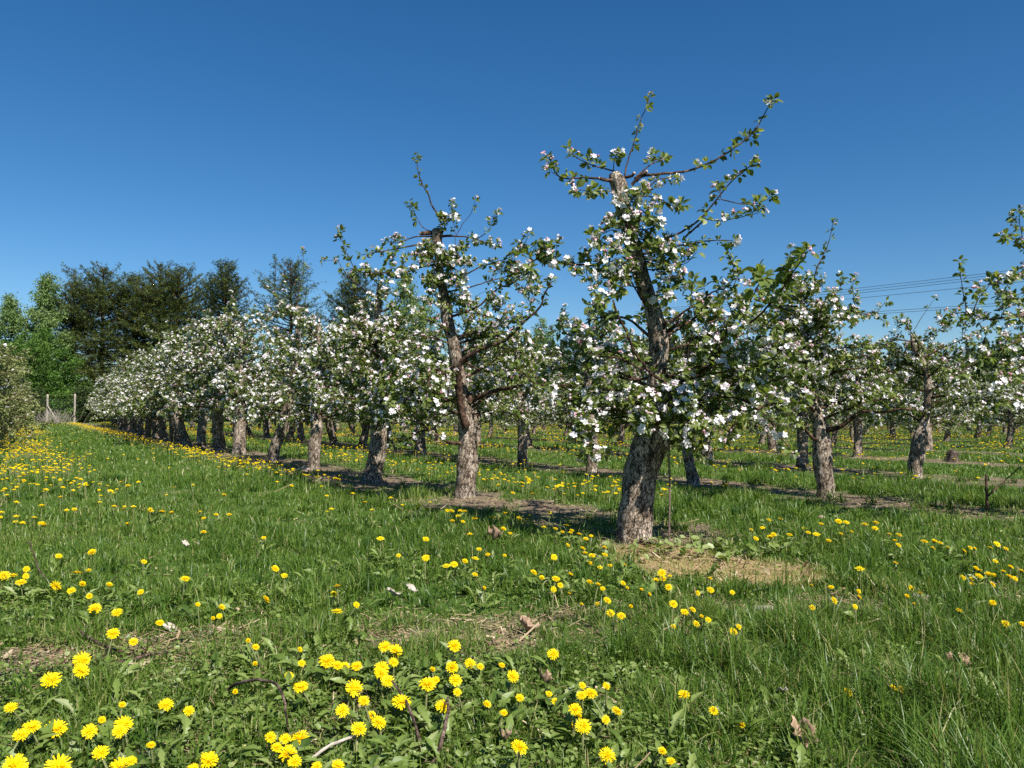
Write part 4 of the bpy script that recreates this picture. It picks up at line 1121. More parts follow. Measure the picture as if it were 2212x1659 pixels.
for (xp, top, Y, wd, lab, seed, n, mt, cat) in (
    (96, 720, 66, 50, 'bright green broadleaf tree under the birches', 31, 9000, 'broad_leaf', 'tree'),
    (30, 735, 64, 50, 'bright green broadleaf tree at the left edge below the birches', 32, 9000, 'broad_leaf', 'tree'),
    (140, 760, 64, 44, 'bright green bush-like tree between the birches and the pines', 33, 7000, 'broad_leaf', 'tree'),
    (136, 855, 60, 24, 'yellowish green juniper bush between the two fence posts', 34, 4000, 'broad_leaf', 'bush'),
    (78, 850, 61, 30, 'dark green bush left of the nearer fence post', 35, 4500, 'dark_leaf', 'bush'),
    (182, 845, 61, 30, 'dark green bush right of the farther fence post', 36, 4500, 'dark_leaf', 'bush'),
    (225, 830, 61, 40, 'dark green bush behind the end of the nearest row', 37, 5500, 'dark_leaf', 'bush')):
    x, y, h = bg(xp, top, Y)
    broadleaf('broadleaf_tree' if cat == 'tree' else 'bush', lab, x, y, h, wpx(wd, Y), seed, M[mt], 'round' if cat == 'tree' else 'bush', n, .17, 'broadleaf trees and bushes by the fence', cat, .05, 'pine_bark', .08, 1.3)
# bare pale shrub beyond the gap
def bare_shrub():
    rng = np.random.default_rng(5)
    x, y, h = bg(1290, 700, 45)
    o = thing('bare_shrub', 'pale leafless shrub of fine twigs seen in the gap left of the big tree', 'shrub', (x, y, 0))
    g = Geo()
    for k in range(46):
        a = rng.uniform(0, 6.28); l = h * rng.uniform(.6, 1.0); sp = rng.uniform(.1, .35)
        P = catmull([(0, 0, 0), (math.cos(a) * l * sp * .5, math.sin(a) * l * sp * .5, l * .55), (math.cos(a) * l * sp, math.sin(a) * l * sp, l)], .4)
        g.add(*tube(P, np.linspace(.02, .006, len(P)), 4))
        for q in range(5):
            b = P[rng.integers(2, len(P))]; e = b + rng.normal(0, .18, 3) * [1, 1, .6] + [0, 0, .35]
            g.add(*tube([b, (b + e) / 2 + rng.normal(0, .03, 3), e], [.008, .006, .004], 3))
    g.build('stems', M['post'], o)
bare_shrub()

def undergrowth():
    """dark thicket under the pines and along the fence; nobody could count it"""
    rng = np.random.default_rng(9); g = Geo()
    n = 26000
    xs = rng.uniform(-62, -4, n); ys = 66 + rng.random(n) * 14
    top = 2.0 + 2.6 * fbm(xs * .35, ys * .2, 3, 3)
    zs = top * rng.random(n) ** .7
    P = np.stack([xs, ys, zs], -1)
    d = norm(rng.normal(0, 1, P.shape)); up = norm(rng.normal(0, .6, P.shape) + [0, 0, .8])
    X, Y, Z = frames(d, up)
    g.inst(LEAFQ, place(LEAFQ[0], P, X, Y, Z, .34 * rng.uniform(.6, 1.3, n)), np.clip(.4 + .25 * (fbm(xs, ys, 8, 2) - .5) * 2 + .12 * rng.standard_normal(n), 0, 1))
    tag(g.build('undergrowth', M['dark_leaf'], None, False), 'dark tangled undergrowth at the foot of the conifers', 'undergrowth', None, 'stuff')
undergrowth()

def far_hill():
    # low wooded hill on the right
    g = Geo()
    xs = np.linspace(-140, 520, 90); ys = np.linspace(170, 470, 40)
    X, Y = np.meshgrid(xs, ys)
    H = lambda X, Y: 19.0 * sstep(175, 290, Y) * sstep(-120, -10, X) * (.75 + .5 * fbm(X / 70, Y / 70, 4, 2)) - .4
    V = np.stack([X, Y, H(X, Y)], -1).reshape(-1, 3); nx = len(xs)
    i = np.arange(len(ys) - 1)[:, None] * nx + np.arange(nx - 1)[None]
    q = np.stack([i, i + 1, i + nx + 1, i + nx], -1).reshape(-1, 4)
    g.add(V, q.ravel(), np.arange(len(q)) * 4)
    m = plain('far_hill_ground', (0.055, 0.085, 0.025), .95, .3, .05)
    o = g.build('hill', m); o['kind'] = 'structure'
    rng = np.random.default_rng(41); w = Geo(); dl = Geo()
    TM = [spiky_clump(12, rng, .3, .2) for _ in range(3)]
    n = 1500
    x = rng.uniform(-60, 420, n); y = 195 + 120 * rng.random(n)
    keep = fbm(x / 25, y / 25, 6, 2) > .25
    x = x[keep]; y = y[keep]; base = H(x, y); hh = rng.uniform(5, 9.5, len(x)) * (.8 + .4 * sstep(230, 290, y))
    conif = rng.random(len(x)) < .35 + .5 * sstep(230, 280, y)
    for q in range(3):
        Pn = []; Sn = []; Tn = []
        for k in range(q, len(x), 3):
            m_ = 34
            f = rng.random(m_) ** 1.1
            r = (1.5 * (1 - f) + .15 if conif[k] else 1.9 * np.sqrt(np.clip(f * (1.05 - f) * 3.6, 0, 1))) * np.sqrt(rng.random(m_))
            a = rng.random(m_) * 6.28
            Pn.append(np.stack([x[k] + r * np.cos(a), y[k] + r * np.sin(a), base[k] + .6 + f * hh[k]], -1))
            Sn.append((1.15 if conif[k] else 1.3) * rng.uniform(.7, 1.2, m_) * (1 - .4 * f * conif[k])); Tn.append(np.clip(.35 + rng.normal(0, .12) + (0 if conif[k] else .4) + .1 * rng.standard_normal(m_), 0, 1))
        scatter(w, TM[q], np.concatenate(Pn), np.concatenate(Sn), np.concatenate(Tn), rng)
    m = leafy('far_wood_leaf', [(0, (0.022, 0.036, 0.014)), (.45, (0.042, 0.062, 0.022)), (.75, (0.085, 0.125, 0.032)), (1, (0.13, 0.17, 0.05))], .1, .7, .2)
    tag(w.build('far_wood', m, None, False), 'dark mixed wood covering the low hill far behind the orchard', 'wood', None, 'stuff')
far_hill()

# ------------------------------------------------------------------ fence, power line and small things
def cyl(g, a, b, r0, r1, sides=10, n=8, mat=0, bump=0.0):
    t = np.linspace(0, 1, n)[:, None]; P = np.asarray(a) * (1 - t) + np.asarray(b) * t
    V, lo, st = tube(P, np.linspace(r0, r1, n), sides, bump, 3); g.add(V, lo, st, .5, mat)

def fence():
    pa = gpx(103, 905.5); pb = gpx(162, 903.5)
    Y = 58.0
    A = px(103, 852, Y); B = px(162, 851, Y + 2)
    for P, lab in ((A, 'weathered wooden fence post in the gap at the end of the grass lane'), (B, 'weathered wooden fence post next to the end of the nearest row')):
        g = Geo(); cyl(g, (P[0], P[1], -.2), (P[0], P[1], P[2]), .085, .07, 10, 10, 0, .06)
        tag(g.build('fence_post', M['post']), lab, 'fence post', 'posts of the far fence')
    A2 = px(40, 855, Y - 2); C2 = px(235, 855, Y + 5)
    g = Geo()
    for zf in (.2, .35, .5, .65, .8, .95):
        pt = np.array([[A2[0], A2[1], A2[2] * zf], [A[0], A[1] - .1, A[2] * zf], [B[0], B[1] - .1, B[2] * zf], [C2[0], C2[1], C2[2] * zf]])
        g.add(*tube(pt, .006, 4))
    for k in range(60):
        u = k / 60; q = A2 * (1 - u) + C2 * u
        cyl(g, (q[0], q[1], .1), (q[0], q[1], 1.9), .004, .004, 3, 2)
    tag(g.build('fence_mesh', M['wire']), 'thin wire mesh strung between the fence posts at the end of the lane', 'wire fence')
    # brace leaning on the first post and the grey brush at its foot
    g = Geo(); q = px(128, 903, Y - .3); cyl(g, (q[0], q[1], 0), (A[0] + .08, A[1] - .15, 1.35), .05, .045, 8, 6)
    tag(g.build('fence_brace', M['post']), 'slanting grey brace leaning against the left fence post', 'brace')
    rng = np.random.default_rng(77); g = Geo(); c = px(108, 890, Y - 1.2)
    for k in range(140):
        a = np.array([c[0] + rng.normal(.2, .7), c[1] + rng.normal(0, .4), 0]); b = a + np.array([rng.normal(0, .5), rng.normal(0, .3), rng.uniform(.4, 1.1)])
        g.add(*tube([a, (a + b) / 2 + rng.normal(0, .1, 3), b], [.012, .009, .005], 3))
    tag(g.build('brushwood', M['post']), 'heap of grey brushwood at the foot of the left fence post', 'brushwood')
fence()

def power_line():
    Yp = 80.0
    base = px(1618, 880, Yp); top = px(1618, 640, Yp)
    p2 = np.array([46.0, 50.0, 13.0])
    for (c, lab) in ((np.array([base[0], Yp, top[2]]), 'slim grey utility pole rising behind the crown of the big tree'), (p2, 'slim grey utility pole out beyond the right edge')):
        if c is p2: continue
        o = thing('utility_pole', lab, 'utility pole', (c[0], c[1], 0))
        g = Geo(); cyl(g, (0, 0, -.5), (0, 0, c[2]), .16, .11, 12, 12); g.build('pole', M['steel'], o)
        g = Geo(); cyl(g, (-.9, 0, c[2] - .35), (.9, 0, c[2] - .35), .05, .05, 6, 4); g.build('crossarm', M['steel'], o)
        g = Geo(); z = px(1618, 712, Yp)[2]; cyl(g, (0, -.17, z - .12), (0, -.17, z + .55), .13, .13, 4, 2); g.build('warning_plate', M['yellow'], o)
    rows = [((1648, 646), (2165, 587), 'topmost of the thin overhead power lines'), ((1648, 651), (2165, 593), 'second highest of the thin overhead power lines'),
            ((1648, 656), (2165, 599), 'third highest of the thin overhead power lines'), ((1745, 655), (2212, 609), 'single power line hanging below the upper three'),
            ((1648, 689), (2157, 656), 'upper of the two lowest overhead power lines'), ((1648, 694), (2157, 661), 'lower of the two lowest overhead power lines')]
    for k, (a, b, lab) in enumerate(rows):
        A = px(a[0], a[1], 79.0); B = px(b[0], b[1], 64.0)
        d = (B - A)
        P0 = A - d * .75; P1 = B + d * .9
        t = np.linspace(0, 1, 40)[:, None]
        P = P0 * (1 - t) + P1 * t; P[:, 2] -= (.25 * np.sin(np.pi * t[:, 0]) - .25)
        g = Geo(); g.add(*tube(P, .019, 5))
        tag(g.build('power_line', M['wire']), lab, 'power line', 'overhead power lines')
power_line()

def small_things():
    rng = np.random.default_rng(55)
    def gp(x, y, dz=0.0):
        q = gpx(x, y); return np.array([q[0], q[1], float(gz(*q)) + dz])
    def stick(name, L, r0, r1, label, mat='twig', cat='twig', hz=None, side=(), group=None):
        """L: photo points; hz: heights above ground (the point is then pushed back along its sight line)"""
        P = []
        for k, (x, y) in enumerate(L):
            h = .015 if hz is None else hz[k]
            q = gpx(x, y); s = (CAM_H - h) / CAM_H
            x_, y_ = q * s; P.append([x_, y_, h + float(gz(x_, y_))])
        P = catmull(P, .012); P = P + np.cumsum(rng.normal(0, .0009, P.shape), 0)
        g = Geo(); g.add(*tube(P, np.linspace(r0, r1, len(P)) * (1 + .12 * rng.standard_normal(len(P)).cumsum() / np.sqrt(len(P))), 7, .12, 4))
        for (f, dx, dz, l) in side:
            b = P[int(f * (len(P) - 1))]
            g.add(*tube([b, b + [dx * l * .5, 0, dz * l * .5], b + [dx * l, .01, dz * l * .9]], [r0 * .5, r0 * .35, r0 * .2], 5))
        tag(g.build(name, M[mat]), label, cat, group)
    CA = lambda *L: [(486 + x * .2441, 1296 + y * .2441) for x, y in L]
    CB = lambda *L: [(x * .2441, 1323 + y * .2441) for x, y in L]
    stick('fallen_twig', CA((0, 820), (60, 755), (150, 742), (300, 722), (420, 752), (490, 832), (515, 950), (540, 1080), (560, 1200)), .0052, .003, 'brown twig arching over the weeds beside the lowest dandelion clump', hz=(.02, .05, .08, .11, .12, .12, .10, .06, .02))
    stick('fallen_twig', CA((1480, 730), (1560, 850), (1640, 990), (1700, 1160), (1790, 1490)), .0032, .0048, 'left twig of the V-shaped pair at the bottom centre', hz=(.09, .08, .07, .05, .02))
    stick('fallen_twig', CA((1975, 900), (1985, 1050), (1960, 1200), (1930, 1330), (1850, 1500)), .003, .0052, 'forked right twig of the V-shaped pair at the bottom centre', hz=(.10, .09, .07, .05, .02), side=((.35, .9, .5, .05), (.25, -.8, .6, .03)))
    stick('flower_stalk', CA((765, 1405), (900, 1300), (1050, 1240), (1270, 1150)), .0042, .0032, 'white hollow dandelion stalk lying across the weeds', 'paleleaf', 'stalk', hz=(.03, .05, .06, .05))
    stick('fallen_twig', CB((670, 125), (800, 230), (940, 300), (1080, 350)), .0035, .005, 'thin brown twig slanting down to the bare wheel track on the left', hz=(.05, .04, .03, .02))
    stick('fallen_twig', CB((900, 480), (1020, 455), (1200, 410), (1400, 365), (1560, 372), (1730, 388)), .007, .004, 'peeled pale stick lying along the bare wheel track', hz=(.015, .02, .025, .025, .02, .015))
    stick('fallen_twig', [(58, 1177), (64, 1175), (72, 1198), (80, 1218), (86, 1236), (107, 1268)], .003, .005, 'dry kinked stem standing in the grass at the left', hz=(.17, .18, .14, .10, .07, .02))
    stick('fallen_twig', c2((890, 1590), (960, 1605), (1040, 1625), (1120, 1650)), .012, .007, 'dark fallen branch at the foot of the big trunk', 'limb', 'branch', side=((.6, .6, .3, .12),))
    stick('fallen_twig', [(1300, 1150), (1340, 1158), (1372, 1176), (1400, 1182)], .007, .004, 'thin dark branch lying across the bare soil under the big tree', 'limb', 'branch')
    stick('fallen_twig', [(1690, 1375), (1715, 1385), (1745, 1402)], .005, .006, 'short dry brown stem lying in the tall grass on the right', hz=(.04, .03, .02), side=((.7, .6, -.1, .05),))
    stick('fallen_twig', [(1600, 1285), (1625, 1277), (1648, 1272)], .003, .002, 'pale straw-like stalk beside the grey soil clods', 'paleleaf', 'stalk', hz=(.01, .02, .02))
    # upright rod beside the big trunk
    b = gp(1444, 1183); t = px(1447, 905, b[1])
    g = Geo(); P = np.array([b - [0, 0, .1], b * .6 + t * .4 + [.004, 0, 0], b * .3 + t * .7 - [.003, 0, 0], t]); P = catmull(P, .05)
    g.add(*tube(P, .0062, 7))
    tag(g.build('rod', M['rod']), 'thin brown rod standing upright just right of the big trunk', 'rod')
    # the dead sapling on the second row
    b = gp(2133, 1112); o = thing('dead_sapling', 'dead forked sapling stump sticking up from the second row at the right', 'sapling', b)
    g = Geo(); cyl(g, (0, 0, -.05), (-.005, 0, .34), .014, .008, 8, 8, 0, .15); g.build('stem', M['limb'], o)
    g = Geo(); g.add(*tube(catmull([(0, 0, .15), (.12, 0, .26), (.30, .02, .40)], .04), np.linspace(.008, .003, len(catmull([(0, 0, .15), (.12, 0, .26), (.30, .02, .40)], .04))), 6)); g.build('branch', M['limb'], o)
    # grey stump far right
    b = gp(2058, 998); g = Geo(); P = catmull([b + [0, 0, -.05], b + [0, 0, .1], b + [.05, 0, .17]], .03)
    g.add(*tube(P, np.linspace(.12, .075, len(P)), 14, .3, 8)); tag(g.build('tree_stump', M['stump']), 'weathered grey tree stump in the grass beyond the third row', 'stump')
    # stones, clods
    def lump(name, x, y, wpx_, hpx, mat, label, cat, seed):
        c = gp(x, y); s = c[1] / F
        g = Geo(); n, m = 16, 12; V = []
        for i in range(m + 1):
            th = math.pi * i / m
            for j in range(n):
                ph = 2 * math.pi * j / n
                d = np.array([math.sin(th) * math.cos(ph), math.sin(th) * math.sin(ph), math.cos(th)])
                r = .72 + .6 * float(fbm(d[0] * 1.7 + 5 + d[2] * 1.3, d[1] * 1.7 + 5 - d[2], seed, 3))
                V.append(c + d * r * np.array([wpx_ * s * .5, wpx_ * s * .42, hpx * s * .62]) + [0, 0, hpx * s * .22])
        Fc = [(i * n + j, (i + 1) * n + j, (i + 1) * n + (j + 1) % n, i * n + (j + 1) % n) for i in range(m) for j in range(n)]
        g.faces(V, Fc); tag(g.build(name, M[mat]), label, cat)
    lump('stone', 660, 1018, 24, 12, 'stone', 'flat pinkish stone beside the fourth apple tree', 'stone', 3)
    lump('soil_clod', 1648, 1322, 50, 15, 'clod', 'larger grey clod of soil in the bare wheel track on the right', 'clod', 4)
    lump('soil_clod', 1700, 1327, 34, 10, 'clod', 'smaller grey clod of soil right beside the larger one', 'clod', 5)
    lump('soil_clod', 1988, 1300, 46, 18, 'clod', 'grey clod of soil in the grass near the right edge', 'clod', 6)
    lump('soil_clod', 640, 1437, 30, 12, 'clod', 'grey clod of soil left of the centre dandelions', 'clod', 7)
    lump('soil_clod', 1775, 1122, 16, 10, 'stone', 'small brown clod on the lane between the first two rows', 'clod', 8)
    # dead leaves and pale scraps
    def scrap(x, y, size, mat, label, curl=.4, h=.03, cat='dead leaf', name='dead_leaf'):
        q = gpx(x, y); s = (CAM_H - h) / CAM_H; c = np.array([q[0] * s, q[1] * s, h + float(gz(*(q * s)))]); sz = size * c[1] / F
        n = 9; u, v = np.meshgrid(np.linspace(-1, 1, n), np.linspace(-1, 1, n))
        lim = np.sqrt(np.clip(1 - .55 * v ** 2, .05, 1)) * (1 + .22 * np.sin(v * 9 + x))
        a = rng.uniform(0, 3.1)
        X = u * lim * .42; Y_ = v * .55 + .1 * np.sin(u * 5); Z = curl * (.5 * np.abs(u) ** 1.5 + .28 * v ** 2 + .12 * np.sin(u * 6 + v * 5))
        tl = rng.uniform(.5, .9)   # leaning towards the viewer
        Yr = Y_ * math.cos(tl) - Z * math.sin(tl); Zr = Y_ * math.sin(tl) + Z * math.cos(tl)
        V = np.stack([c[0] + sz * (X * math.cos(a) - Yr * math.sin(a)), c[1] + sz * (X * math.sin(a) + Yr * math.cos(a)), c[2] + sz * (Zr + .15)], -1).reshape(-1, 3)
        i = np.arange(n - 1)[:, None] * n + np.arange(n - 1)[None]
        f = np.stack([i, i + 1, i + n + 1, i + n], -1).reshape(-1, 4)
        g = Geo(); g.add(V, f.ravel(), np.arange(len(f)) * 4); o = g.build(name, M[mat])
        sm = o.modifiers.new('thickness', 'SOLIDIFY'); sm.thickness = .0012
        tag(o, label, cat, 'dead leaves lying in the grass')
    scrap(848, 1286, 26, 'paleleaf', 'whitish curled dead leaf standing upright in the mid grass', .5, .05)
    scrap(888, 1274, 20, 'paleleaf', 'small pale dead leaf just right of the whitish upright one', .5, .04)
    scrap(1064, 1164, 32, 'deadleaf', 'large curled brown leaf in the grass left of the big tree', .9, .04)
    scrap(1733, 1603, 52, 'deadleaf', 'pinkish brown crumpled leaf near the bottom right', .8, .03)
    scrap(2012, 1512, 38, 'paleleaf', 'pale crumpled leaf in the tall grass on the right', .7, .04)
    scrap(2046, 1429, 22, 'deadleaf', 'left one of two small brown leaves deep in the right-hand grass', .7, .05)
    scrap(2080, 1432, 22, 'deadleaf', 'right one of two small brown leaves deep in the right-hand grass', .7, .05)
    scrap(1135, 1362, 34, 'deadleaf', 'crumpled tan leaf by the bare wheel track at the centre', .8, .02)
    scrap(400, 1178, 14, 'paleleaf', 'small pale leaf on the mown lane at the left', .4, .04)
    scrap(368, 1362, 28, 'paleleaf', 'grey flat wood chip among the weeds above the wheel track', .1, .02, 'wood chip', 'wood_chip')
    scrap(1090, 1612, 28, 'deadleaf', 'dark brown curled leaf beside the forked twig at the bottom', .9, .03)
    scrap(1690, 1500, 24, 'paleleaf', 'faded narrow leaf in the grass right of centre bottom', .4, .03)
    scrap(1175, 1480, 30, 'deadleaf', 'brown curled leaf in the weeds right of the centre dandelions', .8, .03)
    # wood chips
    def chip(L, w_, label):
        a, b = [gp(*p, .012) for p in L]; d = norm(b - a); s = np.cross(d, [0, 0, 1]); g = Geo()
        n = 7; V = []
        for k in range(n):
            t = k / (n - 1); c = a * (1 - t) + b * t; ww = w_ * (.55 + .45 * math.sin(math.pi * min(1, .15 + .8 * t))) * (1 + .15 * math.sin(k * 2.3))
            V += [c + s * ww, c - s * ww, c - s * ww * .8 + [0, 0, .008], c + s * ww * .8 + [0, 0, .008]]
        Fc = [(k * 4 + j, k * 4 + (j + 1) % 4, k * 4 + 4 + (j + 1) % 4, k * 4 + 4 + j) for k in range(n - 1) for j in range(4)] + [(3, 2, 1, 0), tuple((n - 1) * 4 + j for j in range(4))]
        g.faces(V, Fc, .9); tag(g.build('wood_chip', M['straw'], None, False), label, 'wood chip')
    chip(CB((1080, 525), (1330, 492)), .011, 'pale split wood chip lying just below the peeled stick')
    chip(CB((1925, 185), (2165, 245)), .011, 'pale long wood chip in the weeds above the wheel track')
    chip(CB((45, 450), (105, 395)), .009, 'short wood chip on the bare track at the left edge')
small_things()

# ------------------------------------------------------------------ grass and weeds
def blades(g, x, y, h, wd, lean, tint, seg, rng):
    n = len(x); az = rng.random(n) * 6.28
    d = np.stack([np.cos(az), np.sin(az), np.zeros(n)], -1)
    fa = az + np.pi / 2 + rng.normal(0, .5, n)
    s = np.stack([np.cos(fa), np.sin(fa), np.zeros(n)], -1)
    b = np.stack([x, y, gz(x, y) - .004], -1)
    ts = {3: (0, .4, .75, 1.0), 2: (0, .55, 1.0)}[seg]; ws = {3: (1, .9, .6), 2: (1, .75)}[seg]
    V = []
    for k, t in enumerate(ts):
        c = b + d * (lean * h * t ** 2)[:, None] + np.array([0, 0, 1]) * (h * (t - .45 * np.minimum(lean, 1.2) * t ** 2 * .7))[:, None]
        if k < len(ws):
            V += [c - s * (wd * ws[k] * .5)[:, None], c + s * (wd * ws[k] * .5)[:, None]]
        else: V.append(c)
    V = np.stack(V, 1)
    Fc = [(2 * k, 2 * k + 1, 2 * k + 3, 2 * k + 2) for k in range(len(ws) - 1)] + [(2 * len(ws) - 2, 2 * len(ws) - 1, 2 * len(ws))]
    # root darker in tone is left to real shade; the tint only changes from blade to blade
    g.inst((V[0], Fc), V, tint)

def sample(n, y0, y1, rng, pad=.35, p=1.0):
    """points in the wedge the camera (and a step to its side) sees"""
    y = y0 + (y1 - y0) * rng.random(n * 3) ** p
    half = (1106 / F) * y + pad
    hm = (1106 / F) * y1 + pad
    keep = rng.random(len(y)) < half / hm
    y = y[keep][:n]; x = (rng.random(len(y)) * 2 - 1) * ((1106 / F) * y + pad)
    return x, y

def weed_zone(x, y):
    """broad leaves in place of grass: in front on the left and in the middle"""
    a = (1 - sstep(2.35, 2.75, y + .25 * (fbm(x * 2, y * 2, 61, 2) - .5))) * (1 - sstep(.28, .7, x + .5 * (fbm(x * 1.7, y * 1.7, 62, 2) - .5)))
    b = .55 * (1 - sstep(.15, .35, np.hypot((x + 1.75) / 2.2, y - 3.05) - .35)) * (y < 3.7)
    c = .8 * sstep(.6, .75, fbm(x * 1.6, y * 1.6, 63, 3)) * (y < 6)
    d = .6 * np.exp(-(((x - .55) / .55) ** 2 + ((y - 3.75) / .25) ** 2))
    return np.clip(np.maximum(np.maximum(a, b), np.maximum(c, d)), 0, 1)

def grass():
    rng = np.random.default_rng(123); g = Geo()
    zones = [(1.5, 3.2, 80000, 3, .0036, .056), (3.2, 5.5, 86000, 3, .0050, .060), (5.5, 9.0, 100000, 2, .0075, .058), (9, 16, 100000, 2, .013, .056), (16, 32, 80000, 2, .026, .055), (32, 60, 50000, 2, .055, .055)]
    for (y0, y1, n, seg, wd, hh) in zones:
        x, y = sample(n, y0, y1, rng, .5 if y1 < 9 else 1.5)
        # gather in tufts
        if y1 <= 9:
            x = x + rng.normal(0, .004, len(x)); 
        so, dr, bandm = masks(x, y)
        wz = weed_zone(x, y)
        dens = np.clip(1 - .95 * so - .7 * dr, .14, 1) * (1 - .22 * wz)
        clumpn = fbm(x * 3.2, y * 3.2, 71, 3)
        dens *= .42 + 1.1 * sstep(.3, .65, clumpn)
        k = rng.random(len(x)) < dens
        x, y, so, dr, wz, cn = x[k], y[k], so[k], dr[k], wz[k], clumpn[k]
        tall = .75 + .75 * sstep(.35, .75, fbm(x * .9 + 3, y * .9, 81, 3))
        tall *= (.55 + .9 * sstep(.25, .75, fbm(x * 7, y * 7, 83, 2)))
        tall *= 1 + .75 * sstep(.2, 1.0, x) * (1 - sstep(3.0, 3.5, y)) + .35 * sstep(.5, .75, cn)
        h = hh * tall * rng.uniform(.45, 1.25, len(x)) * (1 - .45 * so - .6 * dr) * (1 - .15 * wz)
        lean = np.abs(rng.normal(.45, .5, len(x)))
        yel = fbm(x * .7, y * .7, 91, 3)
        tint = .44 + .35 * (yel - .5) + .17 * rng.standard_normal(len(x)) + .12 * (so > .4) + .25 * (dr > .4)
        tint = np.where(rng.random(len(x)) < .04 + .08 * (so > .3) + .04 * (y < 3) + .25 * (dr > .4), .97, np.clip(tint, 0, .9))
        blades(g, x, y, h, wd * rng.uniform(.6, 1.35, len(x)), lean, tint, seg, rng)
    # tufts of longer arching blades
    for (y0, y1, n, wd) in ((1.5, 3.3, 420, .0042), (3.3, 5.5, 620, .0055), (5.5, 10, 900, .008)):
        x, y = sample(n, y0, y1, rng, .4)
        so, dr, bd = masks(x, y); wz = weed_zone(x, y)
        k = rng.random(len(x)) < (1 - .9 * np.maximum(so, dr)) * (1 - .5 * wz) * (.25 + .9 * sstep(.4, .65, fbm(x * 1.3 + 9, y * 1.3, 85, 2)))
        x, y = x[k], y[k]; m = rng.integers(16, 38, len(x)); idx = np.repeat(np.arange(len(x)), m)
        hs_ = rng.uniform(.07, .13, len(x)) * (1 + .3 * (x > .3))
        blades(g, x[idx] + rng.normal(0, .022, len(idx)), y[idx] + rng.normal(0, .022, len(idx)), hs_[idx] * rng.uniform(.55, 1.25, len(idx)), wd * rng.uniform(.6, 1.3, len(idx)), np.abs(rng.normal(.75, .5, len(idx))), np.clip((.36 + .12 * rng.standard_normal(len(x)))[idx] + .13 * rng.standard_normal(len(idx)), 0, .95), 3, rng)
    tag(g.build('grass', M['grass']), 'thick green grass of the orchard lanes with longer tufts on the right', 'grass', None, 'stuff')
grass()

def lobed_leaf():
    """a toothed dandelion leaf, length 1 along x"""
    ts = [0, .14, .22, .30, .40, .46, .56, .64, .72, .84, 1.0]
    ws = [.02, .035, .09, .05, .12, .06, .15, .09, .17, .13, 0]
    V = []; Fc = []
    for t, w_ in zip(ts, ws):
        z = .34 * math.sin(t * 1.9) - .22 * t * t
        V += [[t + (.03 if w_ < .08 else -.03), w_, z + .3 * w_], [t, 0, z], [t + (.03 if w_ < .08 else -.03), -w_, z + .3 * w_]]
    for k in range(len(ts) - 1):
        a = 3 * k
        Fc += [(a, a + 1, a + 4, a + 3), (a + 1, a + 2, a + 5, a + 4)]
    return np.array(V, float), Fc
LOBED = lobed_leaf()
ROUNDL = (np.array([[0, 0, 0], [.25, .33, .06], [.75, .36, .05], [1, 0, -.05], [.75, -.36, .05], [.25, -.33, .06], [.5, 0, -.03]], float), [(0, 6, 1), (1, 6, 2), (2, 6, 3), (3, 6, 4), (4, 6, 5), (5, 6, 0)])

